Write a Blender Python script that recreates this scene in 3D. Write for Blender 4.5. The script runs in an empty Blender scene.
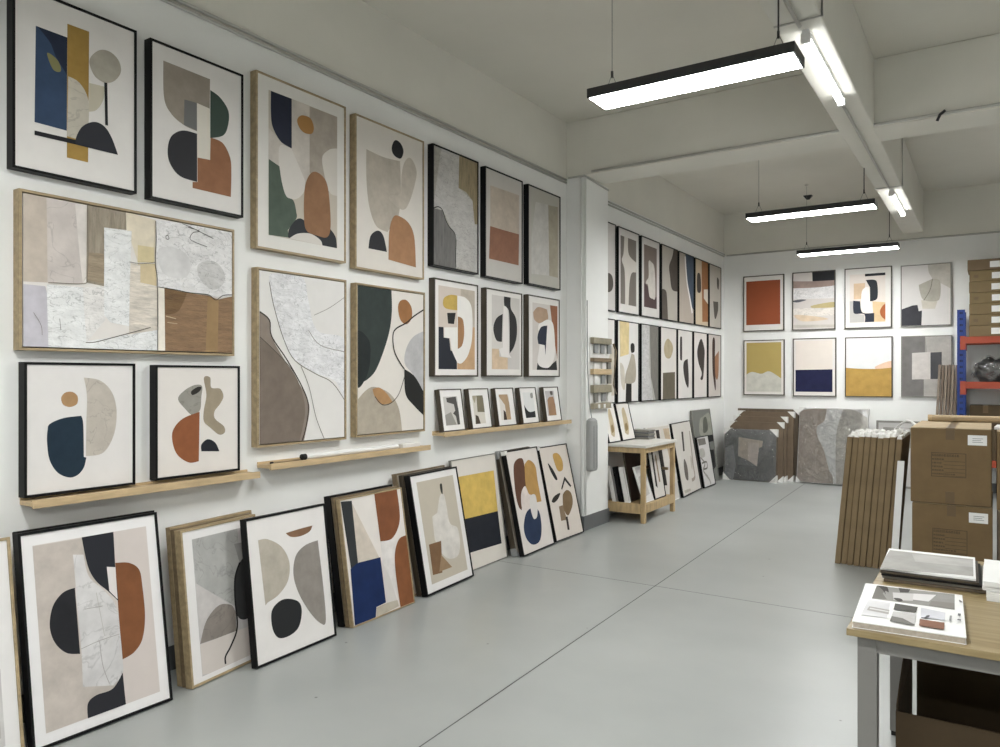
import bpy, bmesh, math, random
from mathutils import Vector as V
random.seed(7)
C = bpy.context.scene.collection
# ------------------------------------------------------------------ camera model
F, CX, HZ, EYE = 753.0, 500.0, 377.0, 1.6
A = math.radians(33.2)
RT, FW, UP = V((math.cos(A), math.sin(A), 0)), V((-math.sin(A), math.cos(A), 0)), V((0, 0, 1))
CAM = V((0, 0, EYE))
def ray(x, y): return RT*((x-CX)/F) + UP*((HZ-y)/F) + FW
def on_plane(x, y, p, n):
    d = ray(x, y); return CAM + d*((p-CAM).dot(n)/d.dot(n))
def on_x(x, y, X): return on_plane(x, y, V((X, 0, 0)), V((1, 0, 0)))
def on_y(x, y, Y): return on_plane(x, y, V((0, Y, 0)), V((0, 1, 0)))
def on_z(x, y, Z): return on_plane(x, y, V((0, 0, Z)), V((0, 0, 1)))

cd = bpy.data.cameras.new('camera'); cam = bpy.data.objects.new('camera', cd); C.objects.link(cam)
cam.location = CAM; cam.rotation_euler = (math.pi/2, 0, A)
cd.sensor_width = 36; cd.lens = F/1000*36; cd.shift_y = (HZ-373.5)/1000; cd.clip_start = 0.05
bpy.context.scene.camera = cam
vs = bpy.context.scene.view_settings
bpy.context.scene.display_settings.display_device = 'sRGB'
vs.view_transform = 'Standard'; vs.look = 'None'; vs.gamma = 1; vs.exposure = 2.36; vs.use_curve_mapping = False

# ------------------------------------------------------------------ materials
def lin(h):
    r = []
    for i in (0, 2, 4):
        c = int(h[i:i+2], 16)/255
        r.append(c/12.92 if c <= 0.04045 else ((c+0.055)/1.055)**2.4)
    return r
MC = {}
def mat(name, col, rough=0.6, var=0.0, scale=6.0, bump=0.0, bscale=40.0, metal=0.0, coat=0.0, stretch=None, spec=0.5, dark=None, detail=4.0, vein=0.0):
    """procedural principled material: base colour broken by noise, optional bump"""
    key = (name, tuple(col), rough, var, scale, bump, bscale, metal, coat, stretch, dark and tuple(dark), vein)
    if key in MC: return MC[key]
    m = bpy.data.materials.new(name); m.use_nodes = True; nt = m.node_tree; b = nt.nodes['Principled BSDF']
    b.inputs['Roughness'].default_value = rough; b.inputs['Metallic'].default_value = metal
    b.inputs['Coat Weight'].default_value = coat; b.inputs['Specular IOR Level'].default_value = spec
    b.inputs['Base Color'].default_value = (*col, 1)
    tc = nt.nodes.new('ShaderNodeTexCoord'); mp = nt.nodes.new('ShaderNodeMapping')
    nt.links.new(tc.outputs['Object'], mp.inputs['Vector'])
    if stretch: mp.inputs['Scale'].default_value = stretch
    if var > 0:
        n = nt.nodes.new('ShaderNodeTexNoise'); n.inputs['Scale'].default_value = scale; n.inputs['Detail'].default_value = detail
        n.inputs['Roughness'].default_value = 0.6
        nt.links.new(mp.outputs['Vector'], n.inputs['Vector'])
        rp = nt.nodes.new('ShaderNodeValToRGB'); e = rp.color_ramp.elements
        d = dark if dark else [c*(1-var) for c in col]
        l = [min(0.9, c*(1+var*0.55)) for c in col] if not dark else col
        e[0].position, e[1].position = 0.3, 0.7
        e[0].color, e[1].color = (*d, 1), (*l, 1)
        nt.links.new(n.outputs['Fac'], rp.inputs['Fac']); nt.links.new(rp.outputs['Color'], b.inputs['Base Color'])
        if vein:                            # thin dark cracks and veins
            nv = nt.nodes.new('ShaderNodeTexNoise'); nv.inputs['Scale'].default_value = scale*0.9; nv.inputs['Detail'].default_value = 5; nv.inputs['Distortion'].default_value = 1.2
            nt.links.new(mp.outputs['Vector'], nv.inputs['Vector']); vr = nt.nodes.new('ShaderNodeValToRGB'); ve = vr.color_ramp.elements
            ve[0].position, ve[1].position = 0.485, 0.515; ve[0].color = ve[1].color = (1, 1, 1, 1)
            x = ve.new(0.5); x.color = (1-vein, 1-vein, 1-vein, 1)
            mm = nt.nodes.new('ShaderNodeMix'); mm.data_type = 'RGBA'; mm.blend_type = 'MULTIPLY'; mm.inputs[0].default_value = 1
            nt.links.new(nv.outputs['Fac'], vr.inputs['Fac']); nt.links.new(rp.outputs['Color'], mm.inputs[6]); nt.links.new(vr.outputs['Color'], mm.inputs[7])
            nt.links.new(mm.outputs[2], b.inputs['Base Color'])
    if bump > 0:
        n2 = nt.nodes.new('ShaderNodeTexNoise'); n2.inputs['Scale'].default_value = bscale; n2.inputs['Detail'].default_value = 6
        nt.links.new(mp.outputs['Vector'], n2.inputs['Vector'])
        bp = nt.nodes.new('ShaderNodeBump'); bp.inputs['Strength'].default_value = bump; bp.inputs['Distance'].default_value = 0.01
        nt.links.new(n2.outputs['Fac'], bp.inputs['Height']); nt.links.new(bp.outputs['Normal'], b.inputs['Normal'])
    MC[key] = m; return m
KG = 1.12
def ink(h, gain=1.0, kind=''):
    q = [int(h[i:i+2], 16) for i in (0, 2, 4)]
    if q[0]-q[1] > 20: q[1] += int(0.13*(q[0]-q[1]))
    if min(q) > 165 and q[0]-q[2] < 30: q[2] += 5          # paper stock is a cool white
    c = lin('%02x%02x%02x' % tuple(q)); y = 0.3*c[0]+0.55*c[1]+0.15*c[2]
    c = [min(0.84, (y+(v-y)*0.92)*KG*gain) for v in c]
    if kind == 'w': return mat('painted_wash', c, 0.7, 0.16, 9, 0.05, 30, spec=0.2)
    if kind == 'm': return mat('marbled_paint', c, 0.65, 0.2, 6, 0.12, 22, detail=9, vein=0.22)
    if kind == 't': return mat('textured_paint', c, 0.75, 0.17, 11, 1.0, 26, detail=12, stretch=(1, 1, 2.0), vein=0.4)
    if kind == 'h': return mat('dragged_paint', c, 0.75, 0.3, 8, 0.6, 24, stretch=(1, 1.2, 7), detail=8)
    if kind == 'v': return mat('streaked_paint', c, 0.75, 0.3, 9, 0.5, 30, stretch=(1, 6, 1), detail=8)
    return mat('printed_ink', c, 0.62, 0.03, 8, spec=0.2)
def emit(name, col, s):
    m = bpy.data.materials.new(name); m.use_nodes = True; nt = m.node_tree; nt.nodes.clear()
    o = nt.nodes.new('ShaderNodeOutputMaterial'); e = nt.nodes.new('ShaderNodeEmission')
    e.inputs['Color'].default_value = (*col, 1); e.inputs['Strength'].default_value = s
    nt.links.new(e.outputs[0], o.inputs['Surface']); return m
def film():
    m = bpy.data.materials.new('clear_plastic_film'); m.use_nodes = True; nt = m.node_tree; nt.nodes.clear()
    o = nt.nodes.new('ShaderNodeOutputMaterial'); mx = nt.nodes.new('ShaderNodeMixShader')
    t = nt.nodes.new('ShaderNodeBsdfTransparent'); t.inputs[0].default_value = (0.985, 0.985, 0.985, 1)
    g = nt.nodes.new('ShaderNodeBsdfGlossy'); g.inputs['Roughness'].default_value = 0.16
    tc = nt.nodes.new('ShaderNodeTexCoord'); n = nt.nodes.new('ShaderNodeTexNoise'); n.inputs['Scale'].default_value = 6; n.inputs['Distortion'].default_value = 2.0
    n.inputs['Detail'].default_value = 3
    b = nt.nodes.new('ShaderNodeBump'); b.inputs['Strength'].default_value = 0.9; b.inputs['Distance'].default_value = 0.05
    nt.links.new(tc.outputs['Object'], n.inputs['Vector']); nt.links.new(n.outputs['Fac'], b.inputs['Height'])
    nt.links.new(b.outputs['Normal'], g.inputs['Normal'])
    mx.inputs[0].default_value = 0.2; nt.links.new(t.outputs[0], mx.inputs[1]); nt.links.new(g.outputs[0], mx.inputs[2])
    nt.links.new(mx.outputs[0], o.inputs['Surface']); return m
FILM = film()
M = dict(
 wall=mat('white_wall_paint', (0.86, 0.86, 0.845), 0.75, 0.035, 1.6, 0.03, 60),
 ceil=mat('ceiling_paint', (0.74, 0.715, 0.645), 0.85, 0.05, 0.9, 0.03, 50),
 beam=mat('beam_paint', (0.75, 0.73, 0.665), 0.8, 0.04, 1.5, 0.03, 50),
 base=mat('grey_skirting', (0.13, 0.135, 0.14), 0.5, 0.1, 5),
 black=mat('black_frame_lacquer', (0.005, 0.005, 0.0055), 0.5, spec=0.2),
 dkwood=mat('dark_walnut', (0.055, 0.042, 0.027), 0.5, 0.35, 5, stretch=(6, 6, 1)),
 oak=mat('oak_frame', (0.375, 0.285, 0.165), 0.5, 0.3, 7, stretch=(5, 1, 5)),
 oakdk=mat('dark_oak', (0.20, 0.145, 0.085), 0.55, 0.3, 7, stretch=(5, 1, 5)),  # oak in a darker brown tone
 drift=mat('driftwood', (0.30, 0.265, 0.19), 0.7, 0.25, 9),
 pine=mat('pale_pine', (0.58, 0.43, 0.25), 0.5, 0.22, 6, stretch=(6, 1, 6)),
 standwood=mat('honey_wood', (0.50, 0.36, 0.19), 0.5, 0.25, 6, stretch=(4, 4, 1)),
 grey_wood=mat('grey_frame', (0.22, 0.21, 0.19), 0.55, 0.2, 6),
 dark=mat('black_gap', (0.01, 0.01, 0.01), 0.9),
 back=mat('brown_backing_board', (0.24, 0.17, 0.10), 0.8, 0.12, 12),
 card=mat('cardboard', (0.172, 0.113, 0.052), 0.85, 0.10, 7, 0.08, 60),
 packc=mat('pack_cardboard', (0.205, 0.145, 0.078), 0.85, 0.12, 7, 0.08, 60),
 cardB=mat('canvas_backing', (0.155, 0.112, 0.075), 0.85, 0.12, 7),
 cardL=mat('cardboard_pale', (0.42, 0.32, 0.20), 0.85, 0.10, 7),
 cardD=mat('cardboard_dark', (0.085, 0.058, 0.03), 0.9, 0.12, 9),
 cardE=mat('cardboard_side', (0.125, 0.095, 0.066), 0.9, 0.22, 14, stretch=(3, 1, 1)),
 tape=mat('brown_packing_tape', (0.125, 0.08, 0.036), 0.3),
 printink=mat('carton_print', (0.045, 0.032, 0.02), 0.8),
 white=mat('white_paper', (0.80, 0.80, 0.79), 0.55, 0.03, 8),
 foam=mat('white_foam', (0.78, 0.77, 0.75), 0.7, 0.05, 14, 0.2, 40),
 metal=mat('grey_powder_coat', (0.19, 0.183, 0.172), 0.45, 0.04, 8),
 greyp=mat('grey_plastic', (0.27, 0.275, 0.275), 0.5, 0.05, 8),
 blackm=mat('black_aluminium', (0.018, 0.018, 0.02), 0.4),
 pvc=mat('painted_conduit', (0.52, 0.51, 0.48), 0.6),
 cable=mat('thin_steel_wire', (0.10, 0.10, 0.10), 0.4, metal=0.5),
 blue=mat('blue_rack_enamel', (0.008, 0.035, 0.20), 0.4, 0.08, 6),
 orange=mat('orange_rack_enamel', (0.36, 0.06, 0.026), 0.45, 0.08, 6),
)
# colours are those of the materials; the beige top of the work table gets plank joints
def table_top_mat():
    m = bpy.data.materials.new('oak_tabletop'); m.use_nodes = True; nt = m.node_tree; b = nt.nodes['Principled BSDF']
    b.inputs['Roughness'].default_value = 0.42
    tc = nt.nodes.new('ShaderNodeTexCoord'); mp = nt.nodes.new('ShaderNodeMapping'); mp.inputs['Scale'].default_value = (1.2, 14, 14)
    n = nt.nodes.new('ShaderNodeTexNoise'); n.inputs['Scale'].default_value = 3.2; n.inputs['Detail'].default_value = 6
    rp = nt.nodes.new('ShaderNodeValToRGB'); e = rp.color_ramp.elements
    e[0].position, e[1].position = 0.32, 0.68; e[0].color = (0.215, 0.155, 0.068, 1); e[1].color = (0.33, 0.255, 0.135, 1)
    nt.links.new(tc.outputs['Object'], mp.inputs['Vector']); nt.links.new(mp.outputs['Vector'], n.inputs['Vector'])
    nt.links.new(n.outputs['Fac'], rp.inputs['Fac']); nt.links.new(rp.outputs['Color'], b.inputs['Base Color']); return m
M['ttop'] = table_top_mat()
def floor_mat():
    m = bpy.data.materials.new('polished_concrete'); m.use_nodes = True; nt = m.node_tree; b = nt.nodes['Principled BSDF']
    tc = nt.nodes.new('ShaderNodeTexCoord')
    n = nt.nodes.new('ShaderNodeTexNoise'); n.inputs['Scale'].default_value = 0.9; n.inputs['Detail'].default_value = 5; n.inputs['Roughness'].default_value = 0.5
    n2 = nt.nodes.new('ShaderNodeTexNoise'); n2.inputs['Scale'].default_value = 55; n2.inputs['Detail'].default_value = 3
    v = nt.nodes.new('ShaderNodeTexVoronoi'); v.inputs['Scale'].default_value = 3.3; b.inputs['Specular IOR Level'].default_value = 0.42
    rp = nt.nodes.new('ShaderNodeValToRGB'); e = rp.color_ramp.elements
    e[0].position, e[1].position = 0.15, 0.85; e[0].color = (0.275, 0.287, 0.28, 1); e[1].color = (0.40, 0.413, 0.403, 1)
    sp = nt.nodes.new('ShaderNodeValToRGB'); s = sp.color_ramp.elements      # sparse dark specks and chips
    s[0].position, s[1].position = 0.016, 0.034; s[0].color = (0.35, 0.34, 0.33, 1); s[1].color = (1, 1, 1, 1)
    mx = nt.nodes.new('ShaderNodeMix'); mx.data_type = 'RGBA'; mx.blend_type = 'MULTIPLY'; mx.inputs[0].default_value = 1
    rr = nt.nodes.new('ShaderNodeMapRange'); rr.inputs['From Min'].default_value = 0.0; rr.inputs['From Max'].default_value = 1.0
    rr.inputs['To Min'].default_value = 0.29; rr.inputs['To Max'].default_value = 0.33
    for a in (n, n2, v): nt.links.new(tc.outputs['Object'], a.inputs['Vector'])
    nt.links.new(n.outputs['Fac'], rp.inputs['Fac']); nt.links.new(v.outputs['Distance'], sp.inputs['Fac'])
    nt.links.new(rp.outputs['Color'], mx.inputs[6]); nt.links.new(sp.outputs['Color'], mx.inputs[7])
    nt.links.new(mx.outputs[2], b.inputs['Base Color']); nt.links.new(n.outputs['Fac'], rr.inputs['Value']); nt.links.new(rr.outputs[0], b.inputs['Roughness'])
    bp = nt.nodes.new('ShaderNodeBump'); bp.inputs['Strength'].default_value = 0.03; nt.links.new(n2.outputs['Fac'], bp.inputs['Height']); nt.links.new(bp.outputs['Normal'], b.inputs['Normal'])
    return m
M['floor'] = floor_mat()

# ------------------------------------------------------------------ mesh helpers
class MB:
    def __init__(s): s.v, s.f, s.m, s.mats = [], [], [], []
    def mi(s, m):
        if m not in s.mats: s.mats.append(m)
        return s.mats.index(m)
    def face(s, pts, m):
        i = len(s.v); s.v += [V(p) for p in pts]; s.f.append(list(range(i, i+len(pts)))); s.m.append(s.mi(m))
    def hexa(s, p, m):                       # 8 points: bottom 0-3, top 4-7
        i = len(s.v); s.v += [V(q) for q in p]; k = s.mi(m)
        for f in ((3, 2, 1, 0), (4, 5, 6, 7), (0, 1, 5, 4), (1, 2, 6, 5), (2, 3, 7, 6), (3, 0, 4, 7)):
            s.f.append([i+j for j in f]); s.m.append(k)
    def box(s, a, b, m, rz=0, about=None):
        x0, y0, z0 = a; x1, y1, z1 = b
        p = [(x0, y0, z0), (x1, y0, z0), (x1, y1, z0), (x0, y1, z0), (x0, y0, z1), (x1, y0, z1), (x1, y1, z1), (x0, y1, z1)]
        if rz:
            o = V(about) if about else V(((x0+x1)/2, (y0+y1)/2, 0)); c, n = math.cos(rz), math.sin(rz)
            p = [(o.x+(q[0]-o.x)*c-(q[1]-o.y)*n, o.y+(q[0]-o.x)*n+(q[1]-o.y)*c, q[2]) for q in p]
        s.hexa(p, m)
    def obox(s, o, ex, ey, ez, m):           # oriented box from corner o with edge vectors
        o, ex, ey, ez = V(o), V(ex), V(ey), V(ez)
        s.hexa([o, o+ex, o+ex+ey, o+ey, o+ez, o+ex+ez, o+ex+ey+ez, o+ey+ez], m)
    def tube(s, pts, r, m, n=10, r2=None):
        pts = [V(p) for p in pts]; i0 = len(s.v); k = s.mi(m)
        for j, p in enumerate(pts):
            t = (pts[min(j+1, len(pts)-1)]-pts[max(j-1, 0)]).normalized()
            a = t.cross(V((0, 0, 1)))
            if a.length < 0.05: a = t.cross(V((1, 0, 0)))
            a.normalize(); b = t.cross(a)
            rr = r if r2 is None else r+(r2-r)*j/(len(pts)-1)
            for q in range(n):
                an = 2*math.pi*q/n; s.v.append(p+a*(rr*math.cos(an))+b*(rr*math.sin(an)))
        for j in range(len(pts)-1):
            for q in range(n):
                s.f.append([i0+j*n+q, i0+j*n+(q+1) % n, i0+(j+1)*n+(q+1) % n, i0+(j+1)*n+q]); s.m.append(k)
        s.f.append([i0+q for q in range(n)][::-1]); s.m.append(k)
        e = i0+(len(pts)-1)*n; s.f.append([e+q for q in range(n)]); s.m.append(k)
    def build(s, name, parent=None, bevel=0.0, smooth=False, origin=None):
        me = bpy.data.meshes.new(name)
        o = V(parent.location) if parent and parent.type == 'EMPTY' else (V(parent['wo']) if parent else (V(origin) if origin else V((0, 0, 0))))
        me.from_pydata([tuple(p-o) for p in s.v], [], s.f)
        for m in s.mats: me.materials.append(m)
        for p, k in zip(me.polygons, s.m): p.material_index = k; p.use_smooth = smooth
        bm = bmesh.new(); bm.from_mesh(me); bmesh.ops.recalc_face_normals(bm, faces=bm.faces); bm.to_mesh(me); bm.free()
        ob = bpy.data.objects.new(name, me); C.objects.link(ob)
        if parent: ob.parent = parent
        elif origin: ob.location = o
        ob['wo'] = tuple(o)
        if bevel:
            b = ob.modifiers.new('bevel', 'BEVEL'); b.width = bevel; b.segments = 2; b.limit_method = 'ANGLE'
        return ob
def tag(o, label, cat, group=None):
    o['label'] = label; o['category'] = cat
    if group: o['group'] = group
    return o
def thing(name, label, cat, loc, group=None):
    o = bpy.data.objects.new(name, None); o.empty_display_size = 0.1; C.objects.link(o); o.location = V(loc)
    return tag(o, label, cat, group)
def struct(mb, name, **k):
    o = mb.build(name, **k); o['kind'] = 'structure'; return o

# ------------------------------------------------------------------ 2-D shapes for the artwork
def crom(pts, cor, closed=True, n=8):
    out = []; N = len(pts)
    for i in range(N if closed else N-1):
        p1, p2 = pts[i], pts[(i+1) % N]
        p0 = p1 if cor[i] or (not closed and i == 0) else pts[(i-1) % N]
        p3 = p2 if cor[(i+1) % N] or (not closed and i == N-2) else pts[(i+2) % N]
        if cor[i] and cor[(i+1) % N]: out.append(p1); continue
        for k in range(n):
            t = k/n
            out.append(tuple(0.5*(2*p1[d]+(p2[d]-p0[d])*t+(2*p0[d]-5*p1[d]+4*p2[d]-p3[d])*t*t+(3*p1[d]-p0[d]-3*p2[d]+p3[d])*t**3) for d in (0, 1)))
    if not closed: out.append(pts[-1])
    return out
def clip(poly, x0, y0, x1, y1):
    for ax, lim, sg in ((0, x0, 1), (0, x1, -1), (1, y0, 1), (1, y1, -1)):
        out = []
        for i in range(len(poly)):
            a, b = poly[i-1], poly[i]; ia, ib = (a[ax]-lim)*sg >= 0, (b[ax]-lim)*sg >= 0
            if ia != ib:
                t = (lim-a[ax])/(b[ax]-a[ax]); out.append((a[0]+(b[0]-a[0])*t, a[1]+(b[1]-a[1])*t))
            if ib: out.append(b)
        poly = out
        if len(poly) < 3: return []
    q = [poly[0]]
    for p in poly[1:]:
        if abs(p[0]-q[-1][0])+abs(p[1]-q[-1][1]) > 1e-5: q.append(p)
    return q if len(q) > 2 else []
def parse(line):
    t = line.split(); col = t[0]; kind = t[1]; pts, cor = [], []
    for w in t[2:]:
        c = w.endswith('*'); w = w.rstrip('*'); x, y = w.split(','); pts.append((float(x), float(y))); cor.append(c)
    return col, kind, pts, cor
class Sheet:
    """flat picture plane: origin BL, axes u (right) v (up), normal n; converts photo crop points to the plane"""
    def __init__(s, bl, br, tl):
        s.o = V(bl); s.u = (V(br)-s.o); s.w = s.u.length; s.u.normalize(); s.v = V(tl)-s.o; s.v -= s.u*s.v.dot(s.u)
        s.h = s.v.length; s.v.normalize(); s.n = s.u.cross(s.v)
    def st(s, x, y, dz=0.0):
        p = on_plane(x, y, s.o+s.n*dz, s.n)-s.o; return (p.dot(s.u), p.dot(s.v))
    def P(s, a, b, d=0.0): return s.o+s.u*a+s.v*b+s.n*d
def draw(mb, sh, art, crop, rect, gain=1.0, d0=0.0, step=0.0003):
    """art shapes clipped to rect, each a hair above the last (layers of paint)"""
    d = d0
    for line in art:
        line = line.strip()
        if not line: continue
        col, kind, pts, cor = parse(line); tk = ''
        if '~' in col: col, tk = col.split('~')
        if crop == 'loc': q = [(p[0]*sh.w, p[1]*sh.h) for p in pts]; sc = sh.w
        else:
            x0, y0, s = crop; q = [sh.st(x0+p[0]*s, y0+p[1]*s, d0) for p in pts]
            sc = (V(sh.P(*sh.st(x0+(pts[0][0]+1)*s, y0+pts[0][1]*s)))-V(sh.P(*sh.st(x0+pts[0][0]*s, y0+pts[0][1]*s)))).length
            sc = max(sc, (V(sh.P(*sh.st(x0+pts[0][0]*s, y0+(pts[0][1]+1)*s)))-V(sh.P(*sh.st(x0+pts[0][0]*s, y0+pts[0][1]*s)))).length)
        d += step; m = ink(col, gain, tk)
        if kind[0] == 'l':
            wd = float(kind[1:])*sc*0.5; q = crom(q, [False]*len(q), False, 5)
            L, R = [], []
            for i, p in enumerate(q):
                a, b = q[max(i-1, 0)], q[min(i+1, len(q)-1)]; dx, dy = b[0]-a[0], b[1]-a[1]; ln = math.hypot(dx, dy) or 1
                L.append((p[0]-dy/ln*wd, p[1]+dx/ln*wd)); R.append((p[0]+dy/ln*wd, p[1]-dx/ln*wd))
            for i in range(len(q)-1):
                c = clip([L[i], L[i+1], R[i+1], R[i]], *rect)
                if c: mb.face([sh.P(a, b, d) for a, b in c], m)
            continue
        if kind == 's': q = crom(q, [False]*len(q))
        elif kind == 'm': q = crom(q, cor)
        c = clip(q, *rect)
        if c: mb.face([sh.P(a, b, d) for a, b in c], m)
    return d

def picture(name, label, cat, sh, fmat, art, crop, paper, depth=0.035, fw=0.012, gain=1.0, group=None, matq=None, floater=False, base_kind='', frame_label=None, step=0.0003):
    """framed picture whose FRONT face is the sheet sh; the frame goes back by depth"""
    w, h = sh.w, sh.h
    if sh.n.x > 0.999 and abs(sh.o.x-XW-0.056) < 1e-4: depth = 0.0555
    t = thing(name, label, cat, sh.P(w/2, 0, -depth), group)
    f = MB()
    for a, b in (((0, 0), (w, fw)), ((0, h-fw), (w, h)), ((0, fw), (fw, h-fw)), ((w-fw, fw), (w, h-fw))):
        f.obox(sh.P(a[0], a[1], -depth), sh.u*(b[0]-a[0]), sh.v*(b[1]-a[1]), sh.n*depth, fmat)
    fo = f.build('frame', t)
    if frame_label: fo['label'] = frame_label
    bk = MB(); bk.obox(sh.P(fw, fw, -depth+0.003), sh.u*(w-2*fw), sh.v*(h-2*fw), sh.n*0.004, M['dark'] if floater else M['back'])
    bk.build('backing_board', t)
    g = 0.006 if floater else 0.0; rec = -0.003 if floater else -0.006
    x0, y0, x1, y1 = fw+g, fw+g, w-fw-g, h-fw-g
    p = MB(); pm = ink(paper, gain, base_kind)
    if matq:
        mb_ = MB(); th = 0.004
        mb_.obox(sh.P(x0, y0, rec-th), sh.u*(x1-x0), sh.v*(y1-y0), sh.n*th, ink(matq[0], gain)); mo = mb_.build('mat_board', t)
        if crop == 'loc': q = [(a*w, b*h) for a, b in matq[2]]
        else: q = [sh.st(crop[0]+a*crop[2], crop[1]+b*crop[2], rec) for a, b in matq[2]]
        xs = sorted(a for a, b in q); ys = sorted(b for a, b in q)
        x0, x1, y0, y1 = (xs[0]+xs[1])/2, (xs[2]+xs[3])/2, (ys[0]+ys[1])/2, (ys[2]+ys[3])/2
        x0 = max(x0, fw); y0 = max(y0, fw); x1 = min(x1, w-fw); y1 = min(y1, h-fw)
        p.obox(sh.P(x0, y0, rec), sh.u*(x1-x0), sh.v*(y1-y0), sh.n*0.0005, ink(matq[1], gain, base_kind)); top = rec+0.0005
    else:
        th = depth-0.010 if floater else 0.006
        p.obox(sh.P(x0, y0, rec-th), sh.u*(x1-x0), sh.v*(y1-y0), sh.n*th, pm); top = rec
    draw(p, sh, art, crop, (x0, y0, x1, y1), gain, top, step)
    p.build('canvas' if floater else 'print', mo if matq else t)
    return t
def wall_sheet(px, X, Y=None):
    """px: TL,TR,BR,BL photo points of the front face on the wall plane, squared up"""
    q = [(on_x(*p, X) if Y is None else on_y(*p, Y)) for p in px]
    a = (lambda p: p.y) if Y is None else (lambda p: p.x)
    l, r = (a(q[0])+a(q[3]))/2, (a(q[1])+a(q[2]))/2; t, b = (q[0].z+q[1].z)/2, (q[2].z+q[3].z)/2
    if Y is None: return Sheet((X, l, b), (X, r, b), (X, l, t))
    return Sheet((l, Y, b), (r, Y, b), (l, Y, t))
LEAN = []
def lean_sheet(tl, tr, br, bl, z=0.0, depth=0.035, name=''):
    zz = z+0.006
    for it in range(2):
        B, R_ = on_z(*bl, zz), on_z(*br, zz); u = (R_-B).normalized(); k = V((0, 0, 1)).cross(u)
        T1, T2 = on_plane(*tl, B, u)-B, on_plane(*tr, R_, u)-R_
        bk = (T1.dot(k)+T2.dot(k))/2; hh = (T1.z+T2.z)/2
        zz = z+depth*bk/math.hypot(bk, hh)+0.0005
    LEAN.append((name, [round(c, 2) for c in B], [round(c, 2) for c in R_], round(bk, 3), round(hh, 3)))
    return Sheet(B, R_, B+k*bk+V((0, 0, hh)))
def shifted(sh, back, left=0.0, dw=0.0, dh=0.0):
    """a parallel sheet further back (horizontally) for the frames stacked behind"""
    k = V((0, 0, 1)).cross(sh.u); o = sh.o+k*back-sh.u*left
    return Sheet(o, o+sh.u*(sh.w+dw), o+sh.v*(sh.h+dh))

# ------------------------------------------------------------------ the room
XW, XF, YB, ZC, ZB = -3.76, -3.72, 12.45, 4.28, 3.70      # left wall, far-left wall, back wall, ceiling, beam underside
XR, YR = 4.6, -4.0
W = M['wall']
b = MB()
for z0, z1, m_ in ((0, 3.65, W), (3.65, ZC, M['beam'])):
    b.box((XW-0.15, YR, z0), (XW, 7.4, z1), m_); b.box((XF-0.15, 7.4, z0), (XF, YB, z1), m_)
struct(b, 'wall_left')
b = MB(); b.box((XF-0.15, YB, 0), (XR, YB+0.15, 3.6), W); b.box((XF-0.15, YB, 3.6), (XR, YB+0.15, ZC), M['beam']); struct(b, 'wall_back')
b = MB(); b.box((XR, YR, 0), (XR+0.15, YB+0.15, ZC), W); struct(b, 'wall_right')
b = MB(); b.box((XW-0.15, YR-0.15, 0), (XR+0.15, YR, ZC), W); struct(b, 'wall_rear')
b = MB(); b.box((XW-0.15, YR-0.15, ZC), (XR+0.15, YB+0.15, ZC+0.12), M['ceil']); struct(b, 'ceiling')
b = MB(); b.box((XW, 7.03, 0), (-3.56, 7.62, 3.69), W); b.box((XW, 7.03, 3.69), (-3.56, 7.62, ZC), M['beam']); struct(b, 'trim_1')          # the wall pillar
b = MB(); b.box((XW, 7.032, ZB), (XR, 7.49, ZC), M['beam']); struct(b, 'trim_2', bevel=0.01)     # cross beam
b = MB(); b.box((-1.10, YR, ZB-0.004), (-0.835, YB, ZC), M['beam']); struct(b, 'trim_3', bevel=0.01)   # long beam
b = MB()
# floor slabs with saw-cut joints; the long joint runs slightly skew
g = 0.0035
def jx(y): return -2.164-(y-5.475)*0.0303
for y0, y1 in ((YR, -0.9), (-0.9, 5.475), (5.475, YB)):
    a0, a1 = y0+(g if y0 > YR else 0), y1-(g if y1 < YB else 0)
    for xl, xr in ((XW, None), (None, 2.2), (2.2, XR)):
        p = [(xl if xl is not None else jx(a0)+g, a0, 0), (xr if xr is not None else jx(a0)-g, a0, 0), (xr if xr is not None else jx(a1)-g, a1, 0), (xl if xl is not None else jx(a1)+g, a1, 0)]
        b.face(p, M['floor'])
b.box((XW-0.15, YR-0.15, -0.12), (XR+0.15, YB+0.15, -0.006), mat('joint_filler', (0.10, 0.10, 0.10), 0.9))
struct(b, 'floor')
b = MB(); b.box((XW, YR, 0), (XW+0.012, 7.03, 0.13), M['base']); b.box((XF, 7.73, 0), (XF+0.012, YB, 0.13), M['base']); struct(b, 'baseboard_left')
b = MB(); b.box((XF, YB-0.012, 0), (XR, YB, 0.13), M['base']); struct(b, 'baseboard_back')
b = MB(); b.box((XW+0.012, 7.018, 0), (-3.548, 7.632, 0.15), M['base']); struct(b, 'baseboard_pillar')

# surface conduits: painted trunking run round the room
def conduit(name, label, segs, r=0.010, m=None):
    o = MB()
    for s in segs: o.tube(s, r, m or M['pvc'], 8)
    ob = o.build(name, None, smooth=True, origin=segs[0][0]); return tag(ob, label, 'conduit', 'painted conduits on the walls and beams')
conduit('wall_conduit', 'pair of painted conduits running along the left wall above the top row of pictures',
        [[(XW+0.012, YR+0.05, 3.672), (XW+0.012, 7.0, 3.672)], [(XW+0.012, YR+0.05, 3.638), (XW+0.012, 7.0, 3.638)]])
conduit('wall_conduit', 'painted conduit on the recessed wall beyond the pillar, above the narrow pictures',
        [[(XF+0.016, 7.76, 3.62), (XF+0.016, YB-0.03, 3.62)], [(XF+0.011, 7.76, 3.588), (XF+0.011, YB-0.03, 3.588)]])
conduit('wall_conduit', 'thin conduit running level along the back wall behind the furthest lamp', [[(XF+0.05, YB-0.016, 3.6), (XR-0.05, YB-0.016, 3.6)]], 0.012)
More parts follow.
